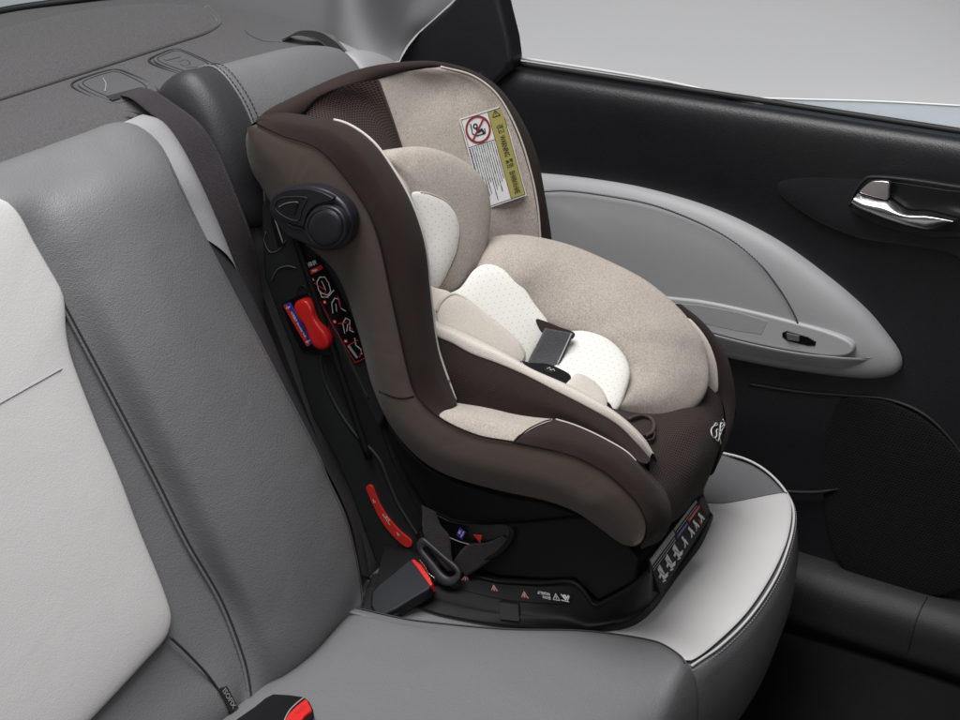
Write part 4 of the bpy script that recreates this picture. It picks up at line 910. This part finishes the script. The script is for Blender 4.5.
# red belt lock on its black holder
slab('lock_holder', PX([(281, 304), (289, 300), (296, 296), (309, 293), (320, 315), (333, 343), (338, 355), (326, 357), (310, 352), (301, 350), (292, 333)], x=1.798), V((.02, 0, 0)), M['gloss_black'], armp, bev=.002, n=0)
lk3 = PX([(295, 306), (297, 301.5), (302, 299.5), (308, 301.5), (312.5, 308), (315, 316), (319, 323), (325, 331), (329, 340), (328.5, 346), (324, 349), (317.5, 348), (312.5, 343), (309.5, 335), (306, 326), (300, 317), (296, 311)], x=1.786)
clip = pillow('belt_lock', lk3, V((-1, 0, 0)), .006, M['red'], cs, n=90, rings=12, p=2.8, back=.014)
lb3 = [P(u, v, x=1.7965) for u, v in ((283, 305), (289.5, 302.5), (313, 343), (307.5, 347))]
lbl = slab('lock_label', lb3, V((.002, 0, 0)), M['blue_print'], armp, bev=.0005)
c = (lb3[0]+lb3[1]+lb3[2]+lb3[3])/4; d = Decal(c+V((-.0002, 0, 0)), lb3[2]-lb3[1], lb3[1]-lb3[0], .0003)
LL = (lb3[2]-lb3[1]).length/2; WW = (lb3[1]-lb3[0]).length/2
d.poly('red_print', [(-LL, -WW), (LL, -WW), (LL, -WW*.05), (-LL, -WW*.05)], 1)
d.text('white_print', '어깨벨트 Shoulder belt', 0, WW*.1, WW*.75, 2, 0, .0001, LL*1.25)
for s_ in (-1, 1): d.stroke('white_print', [(s_*LL*.84, -WW*.5), (s_*LL*.84, WW*.6)], .0018, 2); d.stroke('white_print', [(s_*LL*.92, -WW*.1), (s_*LL*.78, -WW*.1)], .0013, 2)
d.build(lbl, {'red_print': 'label', 'white_print': 'lettering'})
# instruction label beside the cover
il = [(302, 262), (318, 257), (331, 279), (342, 299), (352, 321), (359, 342), (364.5, 358.5), (354.5, 364)]
X_ = 1.7992
ilb = slab('instruction_label', PX(il, x=X_), V((.002, 0, 0)), M['gloss_black'], armp, bev=0)
c = P(330, 305, x=X_-.0004); ex = P(364, 357, x=X_)-P(318, 262, x=X_); ex2 = P(319, 262, x=X_)-P(305, 267, x=X_)
d = Decal(c, ex2, -ex, .0003)
def loc2(u, v): q = P(u, v, x=X_)-c; return (q.dot(d.ex), q.dot(d.ey))
def S(key, L, w, l=1): d.stroke(key, [loc2(*q) for q in L], w, l)
X, Y = loc2(312, 264); d.text('white_print', '카시트 장착', X, Y, .008, 1, 0, .0003, .021)
d.poly('red_print', [loc2(*q) for q in ((306.5, 272), (321.5, 264.5), (323.5, 268.5), (308.5, 276))], 1)
X, Y = loc2(315, 270.2); d.text('white_print', 'Warning', X, Y, .005, 2, 0, .0002, .012)
S('red_print', [(308.5, 278), (331, 322), (355.5, 362.5), (365, 358)], .0011)
for u, v in ((313, 279.5), (325, 302), (335, 321.5), (346, 341)):
    X, Y = loc2(u, v); d.poly('red_print', [(X-.003, Y-.003), (X+.003, Y-.003), (X+.003, Y+.003), (X-.003, Y+.003)], 1); d.stroke('white_print', [(X-.0015, Y), (X+.0015, Y)], .002, 2)
S('white_print', [(319, 290), (317, 282), (320, 277), (325, 277), (329, 283), (331, 291), (328, 295), (322, 293), (319, 290)], .0014)
S('white_print', [(322, 281), (326, 290)], .0012); S('white_print', [(320, 291), (322, 297), (328, 297), (334, 290)], .0014)
S('red_print', [(315, 283), (326, 290), (325, 297)], .0017, 2)
S('white_print', [(333, 313), (332, 303), (335, 298), (339, 299), (341, 308), (346, 311)], .0014); S('white_print', [(337, 311), (336, 304)], .0012)
S('red_print', [(338, 296), (341, 308)], .0018, 2)
S('white_print', [(345, 333), (343, 323), (346, 318), (350, 320), (350, 330), (354, 332)], .0014); S('white_print', [(347, 331), (348, 324)], .0012)
S('red_print', [(339, 323.5), (347, 322)], .0018, 2); S('red_print', [(349, 324), (353, 330)], .0015, 2)
S('grey_print', [(349, 346), (357, 357)], .005, 1); S('white_print', [(355, 338), (356, 345), (361, 349), (362, 354)], .0014)
S('red_print', [(349, 345), (358, 340)], .0015, 2); S('red_print', [(360, 357), (362, 350)], .0015, 2)
d.build(ilb, {'white_print': 'lettering', 'red_print': 'diagram', 'grey_print': 'diagram'})
# front instruction plate
pl3 = [P(648, 560, y=.842), P(696, 498, y=.844), P(709, 519, y=.843), P(661, 594, y=.840)]
fpl = slab('front_plate', pl3, V((0, .042, 0)), M['label_black'], cs, bev=.0006)
c = sum(pl3, V())/4+V((0, -.0004, 0)); d = Decal(c, pl3[1]-pl3[0], pl3[0]-pl3[3], .0004)
d.o = c
def fq(s, t):
    q = (pl3[0].lerp(pl3[1], s)).lerp(pl3[3].lerp(pl3[2], s), t)-c; return (q.dot(d.ex), q.dot(d.ey))
d.poly('grey_print', [fq(.02, .03), fq(.49, .03), fq(.49, .2), fq(.02, .2)][::-1], 1)
d.poly('grey_print', [fq(.51, .03), fq(.98, .03), fq(.98, .13), fq(.51, .13)][::-1], 1)
for t in (.26, .33): d.stroke('white_print', [fq(.02, t), fq(.46, t)], .0012, 1)
d.stroke('white_print', [fq(.52, .2), fq(.95, .2)], .0012, 1)
d.poly('blue_print', [fq(.5, .27), fq(.72, .27), fq(.72, .37), fq(.5, .37)][::-1], 1)
d.poly('red_print', [fq(.74, .25), fq(.98, .25), fq(.98, .36), fq(.74, .36)][::-1], 1)
for a, b in ((.53, .69), (.77, .95)): d.stroke('white_print', [fq(a, .31), fq(b, .31)], .0008, 2)
for s_ in (.10, .25, .40):
    d.stroke('white_print', [fq(s_, .42), fq(s_+.01, .58), fq(s_-.03, .62)], .009, 1); d.stroke('white_print', [fq(s_+.01, .55), fq(s_+.02, .76), fq(s_+.07, .8)], .008, 1)
    d.stroke('black_print', [fq(s_-.01, .5), fq(s_+.03, .72)], .0012, 2); d.stroke('white_print', [fq(s_-.02, .8), fq(s_+.02, .86)], .003, 1)
for s_ in (.56, .70, .80, .91):
    d.stroke('white_print', [fq(s_, .46), fq(s_+.01, .64), fq(s_-.02, .78)], .0045, 1); d.stroke('white_print', [fq(s_+.02, .62), fq(s_+.03, .8)], .003, 1)
for s_ in (.78, .87): d.stroke('red_print', [fq(s_, .6), fq(s_, .8)], .0025, 2)
d.text('white_print', 'WARNING', *fq(.12, .12), .006, 2, 0, .0001, .03)
d.build(fpl, {'white_print': 'lettering', 'grey_print': 'label', 'blue_print': 'label', 'red_print': 'label', 'black_print': 'diagram'})
# ---------------------------------------------------------------- round adjusting handle on the side cover
HX = 1.702; HM = M['handle_plastic']
ho = [(269, 203), (271, 197.5), (277, 192.5), (287, 188.5), (299, 187), (312, 187.2), (325, 191), (337, 198.5), (345, 207), (350, 217), (351, 228), (348, 239), (342, 246.5), (334, 250.5), (325, 251.5), (315, 250), (306, 246), (297, 242), (287, 238), (281, 231), (274, 222), (269.5, 213)]
hnd = slab('adjust_handle', PX(ho, x=HX), V((.025, 0, 0)), HM, cs, bev=.006, seg=5, n=110)
hup = [(270, 204), (273, 197.5), (283, 191.5), (297, 189), (311, 189.5), (325, 194), (333, 199.5), (316, 205), (307, 214), (303, 226), (299, 225), (288, 221), (276, 216), (270, 210)]
hl = slab('handle_grip', PX(hup, x=HX-.006), V((.01, 0, 0)), HM, hnd, bev=.0035, seg=4, n=110)
tube('grip_groove', PX([(275, 205), (279, 199), (290, 197), (306, 197.5), (307, 199), (302, 209), (299.5, 219), (297, 221), (286, 217.5), (277, 211)], x=HX-.0065), .0012, M['rubber'], hl, n=70, closed=True)
slab('grip_mark', PX([(280, 207), (286, 204.5), (297, 203), (296, 208), (293.5, 214.5), (286, 212)], x=HX-.0085), V((.004, 0, 0)), M['gloss_black'], hl, bev=.001, n=40)
tube('grip_rim', PX([(279, 207), (286, 203.5), (297, 202), (298, 203.5)], x=HX-.0085), .0009, M['cover_plastic'], hl, n=24)
cx, cy = 324.8, 228.0
def circ(r, x): return [P(cx+r*math.cos(a), cy+r*1.06*math.sin(a), x=x) for a in [2*math.pi*i/64 for i in range(64)]]
slab('knob_ring', circ(20.8, HX-.011), V((.016, 0, 0)), HM, hnd, bev=.0035, seg=4)
slab('knob_cap', circ(16.6, HX-.015), V((.01, 0, 0)), HM, hnd, bev=.002, seg=4)
pillow('knob_dome', circ(15.6, HX-.0152), V((-1, 0, 0)), .003, HM, hnd, n=64, rings=8, p=1.8)
tube('knob_groove', circ(17.6, HX-.0115), .0010, M['rubber'], hnd, n=80, closed=True)
tube('grip_groove', PX([(287, 224), (293, 227), (303, 229)], x=HX-.002), .0014, M['rubber'], hnd, n=20)

# ================================================================== SEAT BELTS
sb = thing('seat_belt', tuple(P(125, 92, z=ZS)), 'dark seat belt running from the shelf slot down behind the child seat', 'seat belt')
bL = [P(118, 95, z=ZS+.004)] + PX([(132, 99, 1.715), (147, 111, 1.70), (167, 128, 1.695), (187, 160, 1.69), (211, 213, 1.69), (228, 255, 1.70), (244, 295, 1.715), (262, 345, 1.73), (290, 410, 1.75), (318, 470, 1.77)])
bR = [P(141, 87.5, z=ZS+.006)] + PX([(156, 92, 1.745), (173, 103, 1.735), (200, 124, 1.73), (217, 150, 1.73), (236, 195, 1.73), (252, 238, 1.745), (261, 285, 1.775), (271, 345, 1.80), (296, 410, 1.81), (322, 470, 1.82)])
strap('webbing', list(zip(bL, bR)), .05, M['web'], sb, n=90)
strap('webbing', [(P(282, 40, z=ZS+.004), P(290, 36, z=ZS+.004)), (P(296, 35, z=ZS+.02), P(301, 31, z=ZS+.02)), (P(312, 38, z=ZS+.02), P(318, 32, z=ZS+.02)), (P(325, 46, z=ZS+.01), P(334, 41, z=ZS+.01)), (P(330, 56, z=ZS+.0), P(345, 52, z=ZS+.0))], .05, M['rubber'], sb, n=20)
lp_ = thing('seat_belt', tuple(P(445, 560, x=1.75)), 'dark lap belt threaded through the tongue at the base of the child seat', 'seat belt')
strap('webbing', [(P(422, 505, x=1.785), P(436, 512, x=1.78)), (P(422.5, 516, x=1.776), P(440, 524, x=1.774)), (P(423, 530, x=1.768), P(449, 536, x=1.765)), (P(429, 547, x=1.762), P(451.5, 556, x=1.76)), (P(440, 562, x=1.757), P(454, 567, x=1.757)), (P(447, 571, x=1.758), P(456, 571, x=1.76))], .05, M['web'], lp_, n=40)
strap('webbing', [(P(454, 560, x=1.768), P(466, 577, x=1.772)), (P(467, 545, x=1.778), P(481, 567, x=1.78)), (P(485, 543, x=1.784), P(496, 556, x=1.785)), (P(503, 536, x=1.787), P(511, 543, x=1.788))], .05, M['web'], lp_, n=40)
tp = plane3(P(418, 545, x=1.757), P(458, 573, x=1.752), P(440, 580, x=1.745))
def ringslab(name, o1, i1, pl, th, m, par, bev=.0015):
    A = rs(PLn(o1, pl), 60, True); Bc = rs(PLn(i1, pl), 60, True)
    ca = sum(Bc, V())/60
    rows = [A, [q-pl[1]*0+(ca-q).normalized()*.0015+pl[1]*.002 for q in A], [q-(ca-q).normalized()*.001+pl[1]*.002 for q in Bc], Bc, [q-pl[1]*th for q in Bc], [q-pl[1]*th for q in A]]
    vs, F = grid(rows, closeu=True, closev=True); o = mesh_obj(name, vs, F, m, par); fixn(o); return o
fr_ = ringslab('tongue_frame', [(416.5, 545), (419, 539.5), (423, 537.5), (428, 541), (436, 548), (446, 557), (456, 565), (460.5, 572), (459.5, 579), (453.5, 585), (445.5, 586), (439, 583), (433, 575), (426, 563), (419, 553)], [(423, 549), (426, 546), (433, 551), (444, 560), (453, 568.5), (456, 573), (453, 576), (448, 577), (442, 573), (434, 563), (427, 555)], tp, .005, plain('tongue_plastic', (.03, .031, .036), .45), lp_)
slab('metal_tongue', PLn([(420, 560), (425, 566), (428, 573), (436, 579), (433, 583), (424, 579), (417, 566)], tp, -.002), -tp[1]*.002, M['chrome'], lp_, bev=.0005)
bkp = thing('seat_belt_buckle', tuple(P(400, 600, z=.01)), 'black seat belt buckle with red edge, fastened beside the child seat base', 'buckle')
pb = plane3(P(374, 606, x=1.66), P(431, 586, x=1.712), P(409, 559, x=1.742))
slab('buckle_body', PLn([(371, 592), (378, 584), (392, 573), (408, 559.5), (413, 558.5), (419, 564), (427, 574), (432, 584), (429, 589), (412, 599), (396, 609), (384, 615), (376, 616), (370, 606)], pb), -pb[1]*.024, plain('buckle_plastic', (.008, .009, .014), .5, spec=.3, bump=('noise', 1500, .2, .0003)), bkp, bev=.004, seg=4)
slab('press_button', PLn([(410.5, 559.5), (414.5, 559), (421, 565), (428.5, 575), (432.5, 584), (430, 586), (424, 578), (417, 568)], pb, .003), -pb[1]*.02, M['red'], bkp, bev=.0015)
slab('strap_and_gap_shade', [P(360, 606, z=.008), P(372, 574, z=.008), P(402, 566, z=.008), P(424, 592, z=.008), P(398, 614, z=.008), P(372, 614, z=.008)], V((0, 0, -.004)), M['rubber'], bkp, bev=.001)  # strap widened into a black patch that paints the gap's shade
b2 = thing('seat_belt_buckle', tuple(P(275, 708, z=.0)), 'black seat belt buckle with red press button, lying free at the bottom edge', 'buckle')
pb2 = plane3(P(240, 718, z=.045), P(275, 693.5, z=.045), P(310, 705, z=.055))
slab('buckle_body', PLn([(222, 730), (238, 717), (254, 706), (265, 697), (273, 693), (290, 694), (304, 696), (309, 700), (313, 708), (314, 716), (306, 728), (280, 745), (240, 750)], pb2), -pb2[1]*.03, M['gloss_black'], b2, bev=.004, seg=4)
pr_ = slab('press_button', PLn([(296, 706), (305, 699), (307, 700), (311, 707.5), (311.5, 709.5), (304, 716), (297, 727), (284, 732), (284, 722), (289, 713)], pb2, .004), -pb2[1]*.012, M['red'], b2, bev=.0012)
tube('button_edge', PLn([(282, 728), (285, 719), (290, 710), (297, 703), (304, 697.5)], pb2, .0015), .001, M['grey_print'], b2, n=24)
c = PLn([(301, 709)], pb2, .0045)[0]; e1 = PLn([(309, 701)], pb2)[0]-PLn([(293, 717)], pb2)[0]; e2 = PLn([(296, 704)], pb2)[0]-PLn([(304, 713)], pb2)[0]
d = Decal(c, e1, e2, .0003); d.text('red_print', 'PRESS', 0, 0, .009, 1, 0, .0002, .02); d.build(pr_, {'red_print': 'lettering'})
# tag lettering
tc_ = [LP(*q, .0095) for q in ((221, 690.5), (227, 689), (237, 706), (231, 708))]
c = sum(tc_, V())/4; d = Decal(c, tc_[2]-tc_[1], tc_[1]-tc_[0], .0003); d.text('grey_print', 'ISOFIX', 0, 0, .011, 1, 0, .0002, .033); d.build(tag, {'grey_print': 'lettering'})
# ================================================================== LIGHT
w = bpy.data.worlds.new('World'); sc.world = w; w.use_nodes = True
w.node_tree.nodes['Background'].inputs[0].default_value = (.80, .80, .84, 1); w.node_tree.nodes['Background'].inputs[1].default_value = .12
def area(name, loc, tgt, sx, sy, power, c=(1, 1, 1)):
    l = bpy.data.lights.new(name, 'AREA'); l.shape = 'RECTANGLE'; l.size = sx; l.size_y = sy; l.energy = power; l.color = c
    o = bpy.data.objects.new(name, l); col.objects.link(o); o.location = loc
    o.rotation_euler = (V(tgt)-V(loc)).to_track_quat('-Z', 'Y').to_euler()
    return o
area('overhead_softbox', (1.25, 1.3, 2.9), (1.7, 1.15, .3), 1.9, 1.8, 58).data.spread = math.radians(125)
area('side_softbox', (-.6, -.3, 2.2), (1.8, 1.2, .3), 1.2, 1.2, 17)
area('backdrop_lamp', (6.15, 2.86, -.69), (7.1, 3.2, -.25), 3.4, .2, 37)
sc.view_settings.view_transform = 'Standard'; sc.view_settings.look = 'None'; sc.view_settings.gamma = 1; sc.view_settings.exposure = 0
sc.cycles.use_denoising = True
sc.cycles.max_bounces = 6
